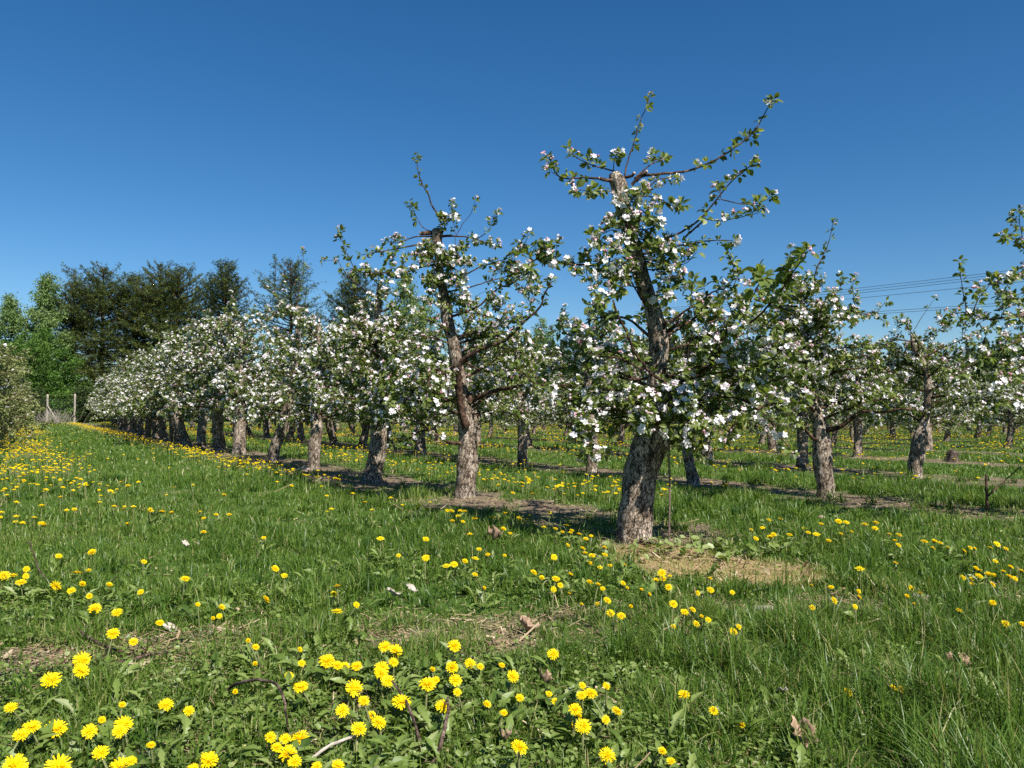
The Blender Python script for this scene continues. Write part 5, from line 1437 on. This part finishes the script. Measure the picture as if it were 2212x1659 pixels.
DPOS = []        # dandelion feet, filled below
def weeds(feet):
    rng = np.random.default_rng(321); g = Geo()
    # rosettes of toothed leaves
    n = 260
    x, y = sample(n * 4, 1.5, 4.4, rng, .3)
    k = rng.random(len(x)) < weed_zone(x, y) * (1 - masks(x, y)[0] * .9); x = x[k][:n]; y = y[k][:n]
    fx = np.array([f[0] for f in feet if f[1] < 6]); fy = np.array([f[1] for f in feet if f[1] < 6])
    x = np.concatenate([x, fx]); y = np.concatenate([y, fy])
    kk = masks(x, y - .04)[2] + masks(x, y + .05)[2] < .25; x = x[kk]; y = y[kk]
    m = rng.integers(5, 9, len(x)); idx = np.repeat(np.arange(len(x)), m)
    az = rng.random(len(idx)) * 6.28; el = rng.uniform(.05, .85, len(idx))
    d = np.stack([np.cos(az) * np.cos(el), np.sin(az) * np.cos(el), np.sin(el)], -1)
    P = np.stack([x[idx], y[idx], gz(x[idx], y[idx]) + .004], -1)
    up = norm(np.array([0, 0, 1.0]) + rng.normal(0, .3, P.shape))
    X, Y, Z = frames(d, up)
    s = rng.uniform(.045, .105, len(idx))
    g.inst(LOBED, place(LOBED[0], P, X, Y, Z, np.stack([s, s * rng.uniform(.55, .85, len(idx)), s], -1)), np.clip(.55 + .17 * rng.standard_normal(len(idx)) + .12 * rng.standard_normal(len(x))[idx], 0, 1))
    # small rounded leaves: ground ivy, clover, plantain
    for (y0, y1, n, sz) in ((1.5, 2.9, 36000, .0125), (2.9, 4.8, 22000, .015), (4.8, 8, 9000, .022)):
        x, y = sample(n, y0, y1, rng, .35)
        so, _, bb = masks(x, y); so = np.maximum(so, bb)
        k = rng.random(len(x)) < np.clip(weed_zone(x, y) * 1.1 + .10, 0, 1) * (1 - .9 * so) * (.4 + .9 * sstep(.3, .6, fbm(x * 5, y * 5, 15, 2))); x, y = x[k], y[k]
        z = gz(x, y) + rng.random(len(x)) * .05 * (.4 + fbm(x * 4, y * 4, 19, 2))
        d = norm(np.stack([rng.normal(0, 1, len(x)), rng.normal(0, 1, len(x)), rng.normal(.1, .35, len(x))], -1)); up = norm(rng.normal(0, .45, d.shape) + [0, 0, 1.0])
        X, Y, Z = frames(d, up)
        g.inst(ROUNDL, place(ROUNDL[0], np.stack([x, y, z], -1), X, Y, Z, sz * rng.uniform(.5, 1.6, len(x))), np.clip(.48 + .18 * rng.standard_normal(len(x)) + .4 * (fbm(x * 2, y * 2, 29, 2) - .5), 0, 1))
    # pale mallow-like leaves on the dry patch by the big trunk
    c = gpx(1580, 1210); n = 150
    x = c[0] + rng.normal(0, .33, n); y = c[1] + rng.normal(.1, .13, n)
    d = norm(np.stack([rng.normal(0, 1, n), rng.normal(0, 1, n), rng.normal(.3, .3, n)], -1)); X, Y, Z = frames(d, norm(rng.normal(0, .4, d.shape) + [0, -.3, 1.0]))
    g.inst(ROUNDL, place(ROUNDL[0], np.stack([x, y, gz(x, y) + rng.uniform(.01, .08, n)], -1), X, Y, Z, rng.uniform(.03, .06, n)), np.clip(.8 + .15 * rng.standard_normal(n), 0, 1))
    tag(g.build('weeds', M['weed'], None, False), 'low broad-leaved weeds and dandelion rosettes in the near turf', 'weeds', None, 'stuff')

def litter():
    """dry grass, straw and chips on the bare ground"""
    rng = np.random.default_rng(99); g = Geo()
    BX = (np.array([[0, -1, 0], [0, 1, 0], [1, 1, 0], [1, -1, 0], [0, -1, 1], [0, 1, 1], [1, 1, 1], [1, -1, 1]], float), [(4, 7, 6, 5), (0, 1, 5, 4), (1, 2, 6, 5), (2, 3, 7, 6), (3, 0, 4, 7)])
    for (y0, y1, n, sc) in ((1.5, 3.8, 42000, 1.0), (3.8, 7.5, 26000, 1.25), (7.5, 16, 12000, 2.0)):
        x, y = sample(n, y0, y1, rng, .4)
        so, dr, bd = masks(x, y)
        k = rng.random(len(x)) < np.clip(.11 * (y < 3.4) + .03 + .95 * np.maximum(bd, .85 * so) + 1.0 * dr, 0, 1) * (.35 + .9 * sstep(.35, .65, fbm(x * 6, y * 6, 44, 2)))
        x, y, dr = x[k], y[k], dr[k]; n2 = len(x)
        az = rng.random(n2) * 6.28; el = rng.normal(0.05, .22, n2) + .5 * dr * rng.random(n2)
        d = np.stack([np.cos(az) * np.cos(el), np.sin(az) * np.cos(el), np.sin(el)], -1)
        X, Y, Z = frames(d, norm(rng.normal(0, .3, d.shape) + [0, 0, 1.0]))
        L = rng.gamma(2.2, .014, n2).clip(.008, .13) * sc; W = rng.uniform(.0007, .0022, n2) * sc * np.where(rng.random(n2) < .1, 2.4, 1)
        g.inst(BX, place(BX[0], np.stack([x, y, gz(x, y) + rng.uniform(.0, .018, n2)], -1), X, Y, Z, np.stack([L, W, np.full(n2, .0012)], -1)), np.clip(.5 + .25 * rng.standard_normal(n2) + .05 * dr, 0, 1))
    tag(g.build('straw_litter', M['straw'], None, False), 'dry straw and chips scattered over the bare wheel track and tree strips', 'straw', None, 'stuff')
litter()

# ------------------------------------------------------------------ dandelions
def dand_head(rng, openness=1.0, lod=0):
    """head of radius 1, facing +z"""
    g = Geo()
    rings = ((30, 1.0, .10, .11), (26, .86, .24, .10), (20, .64, .36, .10), (14, .42, .42, .09)) if lod == 0 else ((14, 1.0, .12, .2), (9, .6, .36, .2))
    for (n, r, lift, wd) in rings:
        a = np.arange(n) * 2 * np.pi / n + rng.random() + rng.normal(0, .09, n)
        rr = r * rng.uniform(.84, 1.05, n); lf = lift + rng.normal(0, .07, n) + (1 - openness) * .9 * (1.1 - .3 * r)
        rr = rr * (1 - .45 * (1 - openness))
        V = []
        for t, w_ in ((.12, .5), (.6, 1.0), (.95, .95)):
            z = -.05 + lf * (t ** .8) * (.9 if t < .9 else .85)
            for sgn in (-1, 1):
                V.append(np.stack([rr * t * np.cos(a) - sgn * wd * w_ * .5 * np.sin(a), rr * t * np.sin(a) + sgn * wd * w_ * .5 * np.cos(a), z], -1))
        # notched tip
        V.append(np.stack([rr * np.cos(a), rr * np.sin(a), -.05 + lf * .85], -1))
        V = np.stack(V, 1)
        g.inst((V[0], [(0, 1, 3, 2), (2, 3, 5, 4), (4, 5, 6)]), V, np.clip(.62 - .45 * (1 - r) + .14 * rng.standard_normal(n), 0, 1))
    # dense middle
    m = 20 if lod == 0 else 6
    a = rng.random(m) * 6.28; r = .34 * np.sqrt(rng.random(m)); b = np.stack([r * np.cos(a), r * np.sin(a), np.full(m, .12)], -1)
    d = norm(np.stack([np.cos(a) * r, np.sin(a) * r, np.full(m, .5)], -1)); s, _ = perp(d)
    V = np.stack([b - s * .05, b + s * .05, b + d * .34], 1); g.inst((V[0], [(0, 1, 2)]), V, np.clip(.1 + .15 * rng.random(m), 0, 1))
    # green cup under the rays
    n = 10; V = [[0, 0, -.42]]; Fc = []
    for (q, z) in ((.2, -.38), (.30, -.16), (.34, .02)):
        for k in range(n): V.append([q * math.cos(k * 6.283 / n), q * math.sin(k * 6.283 / n), z])
    for k in range(n):
        k2 = (k + 1) % n; Fc.append((0, 1 + k2, 1 + k))
        for q in range(2): Fc.append((1 + q * n + k, 1 + q * n + k2, 1 + (q + 1) * n + k2, 1 + (q + 1) * n + k))
    g.faces(V, Fc, .15, 1)
    return g

DAND = [(33,1648,60),(120,1569,45),(45,1582,30),(68,1565,36),(111,1465,40),(177,1426,42),(175,1447,36),(24,1523,26),(359,1518,31),(408,1532,25),(244,1371,28),(288,1389,20),(345,1349,19),(205,1318,28),(253,1325,22),(194,1574,32),(267,1559,37),(259,1574,30),(218,1620,33),(125,1650,56),(262,1651,45),(283,1640,25),(450,1640,45),(417,1656,24),(220,1550,15),(264,1518,15),(508,1493,13),(460,1341,12),(474,1334,13),(536,1389,15),(326,1606,16),
(706,1431,36),(728,1440,24),(744,1442,24),(770,1442,26),(824,1447,34),(823,1457,32),(838,1474,28),(855,1408,31),(831,1399,27),(850,1433,22),(981,1399,31),(976,1447,32),(984,1475,28),(988,1502,19),(923,1485,39),(941,1473,18),(933,1452,18),(1016,1438,26),(650,1484,32),(765,1488,37),(786,1516,26),(867,1521,40),(956,1533,32),(775,1577,35),(818,1564,33),(802,1549,24),(740,1536,30),(648,1595,43),(621,1628,44),(616,1594,25),(584,1591,27),(597,1613,25),(637,1645,30),(684,1657,24),(730,1656,30),(552,1402,17),(551,1436,15),(652,1435,17),(625,1462,20),(647,1407,10),(574,1294,22),(770,1308,15),(728,1319,8),
(1195,1418,26),(1108,1468,29),(1037,1445,18),(1084,1442,13),(1123,1517,20),(1186,1506,15),(1199,1524,17),(1258,1489,14),(1275,1508,32),(1256,1511,22),(1310,1491,12),(1242,1545,32),(1260,1581,36),(1236,1580,18),(1249,1560,16),(1332,1546,26),(1478,1508,25),(1541,1543,22),(1122,1628,38),(1312,1645,37),(1430,1634,22),(1052,1530,20),(1088,1551,10),(1309,1566,13),(1450,1655,16),(1312,1300,18),(1342,1334,20),(1319,1328,18),(1362,1315,13),(1454,1308,20),(1479,1324,18),(1496,1319,16),(1504,1350,17),(1455,1358,15),(1515,1335,13),(1530,1341,14),(1256,1310,11),(1290,1309,12),
(1584,1367,19),(1596,1356,13),(1830,1496,22),(1929,1487,15),(1946,1490,18),(1601,1571,15),(2173,1347,19),(2209,1349,17),(2144,1302,17),(2072,1317,15),(1754,1313,15),(1802,1296,17),(1847,1310,13),(1974,1305,11),
(1197,1204,15),(1272,1221,18),(1306,1184,13),(1307,1200,14),(1279,1201,15),(1264,1195,13),(1259,1185,14),(1227,1177,11),(1265,1165,13),(1277,1159,10),(1251,1154,13),(1232,1150,11),(1215,1148,10),(1200,1141,11),(1223,1134,13),(1147,1130,13),(1133,1129,13),(1121,1121,14),(1144,1116,11),(1087,1143,15),(1102,1151,10),(1091,1111,12),(1139,1123,10),(1175,1131,9),(1186,1122,9),(1235,1145,11),(1296,1227,11),(1318,1223,11),(1350,1222,10),(1153,1239,18),(1170,1252,15),(1201,1253,18),(1232,1244,14),(1274,1260,18),(1210,1267,14),(1196,1275,14),(1229,1285,12),(1292,1267,14),(1302,1275,13),(1346,1261,14),(1354,1274,10),(1385,1279,13),(1401,1288,13),(1430,1240,19),(1433,1253,16),(1447,1247,10),(1444,1271,17),(1417,1283,9),(1507,1283,13),(1535,1276,16),(1534,1252,12),(1582,1281,12),(1090,1200,11),
(1623,1150,10),(1633,1166,13),(1664,1164,15),(1671,1159,14),(1706,1160,13),(1738,1150,12),(1746,1154,12),(1811,1132,18),(1868,1136,16),(1892,1131,15),(1890,1144,15),(1942,1157,15),(1921,1155,12),(1933,1169,11),(1941,1179,13),(1790,1171,13),(1817,1157,11),(1828,1147,10),(1839,1152,11),(1774,1138,11),(1686,1129,11),(1647,1146,12),(1661,1132,11),(1764,1160,10),(1997,1171,16),(2018,1171,16),(2031,1173,12),(2016,1186,13),(2083,1193,14),(2096,1184,11),(2105,1188,11),(2173,1187,12),(2154,1187,10),(2047,1184,12),(1934,1217,16),(2150,1216,12),(2140,1208,9),(2106,1233,17),(2115,1235,15),(2115,1247,17),(2135,1245,18),(2148,1246,13),(2080,1250,14),(2099,1266,15),(2144,1265,15),(2098,1254,13),(2181,1249,16),(2193,1253,13),(2167,1238,13),(2183,1229,14),(2206,1238,15),(1752,1266,11),(1795,1268,14),(1858,1264,9),(1854,1277,13),(1855,1289,16),(1958,1289,16),(1968,1272,14),(1988,1282,13),
(90,1127,15),(95,1134,15),(160,1098,15),(9,1248,26),(45,1261,22),(120,1270,25),(166,1241,23),(199,1199,22),(177,1266,20),(154,1278,18),(192,1235,13),(236,1266,16),(193,1290,16),(400,1249,20),(304,1280,15),(311,1215,13),(479,1313,16),(427,1308,11),(440,1150,14),(261,1040,12),(277,1048,12),(299,1042,10),(266,1099,11),(327,1102,11),(350,1104,15),(324,1115,10),(371,1107,13),(275,1131,12),(359,1077,10),(375,1068,9),(417,1071,10),(432,1106,12),(467,1112,11),(495,1112,12),(440,1120,11),(484,1068,11),(97,1070,10),(6,1060,11),(10,1074,10),(52,1025,11),(52,1035,11),(82,1026,10),(105,1014,11),(114,1015,11),(42,1004,14),(127,1206,14),(25,1049,9),(129,1045,9),(57,1234,15),(56,1248,14),(27,1252,10),
(594,1226,19),(729,1267,20),(721,1282,15),(614,1249,9),(920,1165,15),(920,1203,17),(981,1218,17),(965,1218,10),(1004,1212,15),(1026,1243,14),(1027,1232,9),(1044,1273,13),(1054,1195,12),(1035,1184,12),(861,1198,11),(822,1185,8),(922,1100,13),(975,1105,15),(967,1104,11),(994,1106,12),(1004,1106,13),(990,1116,11),(977,1125,12),(1000,1126,11),(1026,1120,14),(1064,1118,12),(1015,1147,9),(902,1098,11),(869,1105,10),(905,1090,9),(929,1089,9),(844,1077,9),(763,1080,10),(761,1073,8),(789,1083,11),(803,1107,9),(706,1070,9),(707,1106,9),(716,1119,9),(630,1055,10),(599,1044,8),(570,1163,11),(655,1035,9),(688,1036,9),(695,1039,9),(724,1034,11),(733,1038,11),(732,1047,10),(709,1048,9),(804,1061,11),(786,1050,8),(759,1053,8),
(953,1000,13),(941,1005,9),(910,1014,8),(978,1019,8),(951,1024,7),(1120,1036,10),(1137,1041,9),(1144,1042,9),(1112,1042,8),(1068,1038,8),(1150,1070,11),(1108,1068,11),(1077,1053,8),(1154,1028,8),(1083,1032,9),(1304,1058,9),(1259,1062,9),(1432,1079,8),(1432,1116,10)]

def dandelions():
    rng = np.random.default_rng(2024)
    # 1. where each measured flower stands
    F_ = []
    for (x, y, d) in DAND:
        h = float(np.clip(rng.normal(.085, .02), .05, .13))
        if y > 1380: h = float(np.clip(rng.normal(.075, .018), .045, .11))
        q = gpx(x, y) * ((CAM_H - h) / CAM_H)
        F_.append([q[0], q[1], h, d * q[1] / F, x, y, d])
    F_.sort(key=lambda f: -f[6])
    indiv, rest = F_[:300], F_[300:]
    heads = [dand_head(rng, o).mesh('flower_head', [M['dand'], M['sepal']], False) for o in (1, 1, 1, .92, .85, .65, .3)]
    def stem_mesh(b):
        g = Geo(); P = catmull([(0, 0, 0), (b[0] * .2, b[1] * .2, .4), (b[0] * .6, b[1] * .6, .75), (b[0], b[1], 1)], .1)
        g.add(*tube(P, .022, 6), .5); return g.mesh('stem', M['dstem'])
    # labels: by where the flower stands, counted left to right inside a small patch of ground
    def zone(x, y):
        if y >= 1545: 
            k = ['at the bottom left corner', 'near the bottom edge beside the arched twig', 'near the bottom edge left of the forked twig', 'near the bottom edge right of the forked twig', 'in the grass at the bottom right'][int(np.searchsorted([330, 720, 960, 1350], x))]
        elif y >= 1395:
            k = ['in the weeds below the bare track at the left', 'in the weeds above the arched twig', 'in the crowded clump in front of the centre', 'in the weeds right of the centre clump', 'in the long grass right of centre', 'in the long grass at the right'][int(np.searchsorted([400, 690, 1050, 1300, 1600], x))]
        elif y >= 1225:
            k = ['in the turf at the left edge', 'in the turf left of the upright pale leaf', 'in the turf before the bare strip', 'in the green clump before the dry patch', 'below the dry patch', 'beside the grey clods', 'in the cluster near the right edge'][int(np.searchsorted([260, 780, 1120, 1370, 1600, 2010], x))]
        elif y >= 1125:
            k = ['on the lane at the left', 'on the lane left of the second tree', 'beside the bare strip left of the big trunk', 'in the grass right of the big trunk', 'in the grass band at the right'][int(np.searchsorted([500, 900, 1400, 1800], x))]
        elif y >= 1060:
            k = ['far down the lane at the left edge', 'on the middle of the lane', 'along the strip before the third tree', 'along the strip before the second tree', 'in the grass behind the nearest row'][int(np.searchsorted([200, 620, 860, 1066], x))]
        else:
            k = ['in the yellow drift at the far left', 'on the far part of the lane', 'along the strip below the third and fourth trees', 'in the grass behind the second tree'][int(np.searchsorted([200, 580, 900], x))]
        return k
    zs = {}
    for f in indiv: zs.setdefault(zone(f[4], f[5]), []).append(f)
    for z, L in zs.items():
        L.sort(key=lambda f: f[4])
        big = max(L, key=lambda f: f[6])
        for k, f in enumerate(L):
            if len(L) == 1: f.append(f'lone yellow dandelion {z}')
            elif f is big and f[6] > 1.12 * sorted(q[6] for q in L)[-2]: f.append(f'largest yellow dandelion {z}')
            elif k == 0: f.append(f'leftmost yellow dandelion {z}')
            elif k == len(L) - 1: f.append(f'rightmost yellow dandelion {z}')
            elif k + 1 <= 10: f.append(f'yellow dandelion {z}, {ORD[k + 1]} from the left')
            elif len(L) - k <= 10: f.append(f'yellow dandelion {z}, {ORD[len(L) - k]} from the right')
            else: f.append(f'yellow dandelion in the middle of those {z}')
    sunh = np.array([SUNV.x, SUNV.y, SUNV.z])
    for f in indiv:
        x, y, h, dia, xp, yp, d, lab = f
        z0 = float(gz(x, y))
        o = thing('dandelion', lab if len(lab.split()) <= 16 else lab.replace('yellow ', ''), 'dandelion', (0, 0, 0), 'dandelions in bloom')
        b = rng.normal(0, .22, 2) * h
        o.location = (x - b[0], y - b[1], z0)
        so = link('stem', stem_mesh(b / h if False else np.array([b[0], b[1]]) / 1.0), o)
        so.scale = (1, 1, h - dia * .15)
        # stem radius: the tube was made with r = .022 for unit height -> thin it in x and y through the mesh
        me = so.data; co = np.empty(len(me.vertices) * 3, np.float32); me.vertices.foreach_get('co', co); co = co.reshape(-1, 3, copy=False) if False else co.reshape(-1, 3)
        t = np.clip(co[:, 2], 0, 1)
        P = catmull([(0, 0, 0), (b[0] * .2, b[1] * .2, .4), (b[0] * .6, b[1] * .6, .75), (b[0], b[1], 1)], .1)
        cx = np.interp(t, P[:, 2], P[:, 0]); cy = np.interp(t, P[:, 2], P[:, 1])
        k = .0026 / .022 if y > 2.2 else .0030 / .022
        co[:, 0] = cx + (co[:, 0] - cx) * k; co[:, 1] = cy + (co[:, 1] - cy) * k
        me.vertices.foreach_set('co', co.ravel()); me.update()
        far = sstep(3.0, 7.0, y)
        n = np.array([0, 0, 1.0]) * (.35 + .8 * far) + sunh * .9 * (1 - .5 * far) + rng.normal(0, .22 + (.1 if yp > 1230 and yp < 1300 else 0), 3)
        if y < 3: n += np.array([-x, -y, CAM_H]) / 2 * .35
        small = d * y / F < .028
        hm = heads[int(rng.choice([0, 1, 2, 3, 4, 5, 6], p=[.2, .2, .2, .14, .12, .1, .04] if d > 17 or y > 3.5 else [.05, .05, .1, .1, .2, .25, .25]))]
        ho = link('flower_head', hm, o); ho.location = (b[0], b[1], h)
        ho.rotation_euler = Vector(n).to_track_quat('Z', 'Y').to_euler()
        r = float(np.clip(dia / 2, .011, .0265)) * 1.06; ho.scale = (r, r, r)
    # 2. the smaller ones farther off: one mass
    pts_ = [(f[0], f[1]) for f in rest]
    def fill(y0, y1, dens, peak=130.0):
        n = int(peak * (F and 1106 / F) * (y1 ** 2 - y0 ** 2) * 1.1)
        x, y = sample(n, y0, y1, rng, .5); k = rng.random(len(x)) < dens(x, y) / peak; return list(zip(x[k], y[k]))
    def lanes(x, y):
        nn = x * RN[0] + y * RN[1]
        clump = sstep(.40, .66, fbm(x * 1.1, y * 1.1, 33, 3)); big = sstep(.38, .6, fbm(x * .35, y * .35, 35, 2))
        d = 115 * np.exp(-((nn - 2.80) / .19) ** 2) * sstep(8, 9.5, y) * (.35 + .65 * clump)     # edge of the nearest strip
        d = d + 14 * np.exp(-((nn - 2.45) / .28) ** 2) * sstep(8.5, 10, y) * clump
        d = d + 45 * np.exp(-((nn - 4.5) / .33) ** 2) * (y > 7) * (.15 + .85 * clump)
        d = d + 95 * (1 - sstep(.15, .95, nn)) * (nn > -.5) * (y > 5) * (.12 + .88 * clump * big)  # drift at the left
        for k in range(1, 14):
            c = ROWC[k]
            far_ = sstep(10, 20, y)
            d = d + (10 + 18 * far_) * np.exp(-((nn - c - 1.75) / .9) ** 2) * clump * (nn > 4.3) * (y > 7.4)
            d = d + (20 + 20 * far_) * np.exp(-((nn - c + .62) / .2) ** 2) * (.1 + .9 * clump) * (k > 1) * (y > 7.4)
        d = d + .7 * (y > 9)
        return np.clip(d, 0, 130)
    for (y0, y1) in ((5, 9), (9, 16), (16, 28), (28, 54)): pts_ += fill(y0, y1, lanes)
    P = np.array(pts_); so = masks(P[:, 0], P[:, 1])[0]
    P = P[(so < .8) | (np.arange(len(P)) < len(rest))]
    g = Geo()
    for v in range(4):
        hd = dand_head(rng, 1 if v else .8, 1)
        V0 = np.concatenate(hd.V); Lp = np.concatenate(hd.L); St = np.concatenate(hd.S); Tt = np.concatenate(hd.T); Mt = np.concatenate(hd.M)
        Q = P[v::4]; n = len(Q)
        h = np.clip(rng.normal(.12, .025, n), .07, .18)
        nn = norm(np.array([0, 0, 1.0]) + .45 * sunh[None] + rng.normal(0, .2, (n, 3))); X, Y = perp(nn)
        r = rng.uniform(.016, .025, n)
        pos = np.stack([Q[:, 0], Q[:, 1], gz(Q[:, 0], Q[:, 1]) + h], -1)
        V = place(V0, pos, X, Y, nn, r)
        L = (Lp[None] + len(V0) * np.arange(n)[:, None]).ravel(); S = (St[None] + len(Lp) * np.arange(n)[:, None]).ravel()
        g.add(V.reshape(-1, 3), L, S, np.tile(Tt, n), np.tile(Mt, n))
        # stems: three-sided
        a = np.array([0, 2.09, 4.19]); ring = np.stack([np.cos(a), np.sin(a), 0 * a], -1) * .003
        sv = np.concatenate([ring, ring + [0, 0, 1]]); SV = np.repeat(sv[None], n, 0)
        SV = np.stack([SV[:, :, 0] + Q[:, 0:1], SV[:, :, 1] + Q[:, 1:2], SV[:, :, 2] * h[:, None] + gz(Q[:, 0], Q[:, 1])[:, None]], -1)
        g.inst((sv, [(0, 1, 4, 3), (1, 2, 5, 4), (2, 0, 3, 5)]), SV, np.full(n, .5), 1)
    tag(g.build('dandelion_mass', [M['dand'], M['sepal']], None, False), 'countless small yellow dandelions dotted over the lanes farther off', 'dandelions', None, 'stuff')
    return [(f[0], f[1]) for f in F_]
feet = dandelions()
weeds(feet)
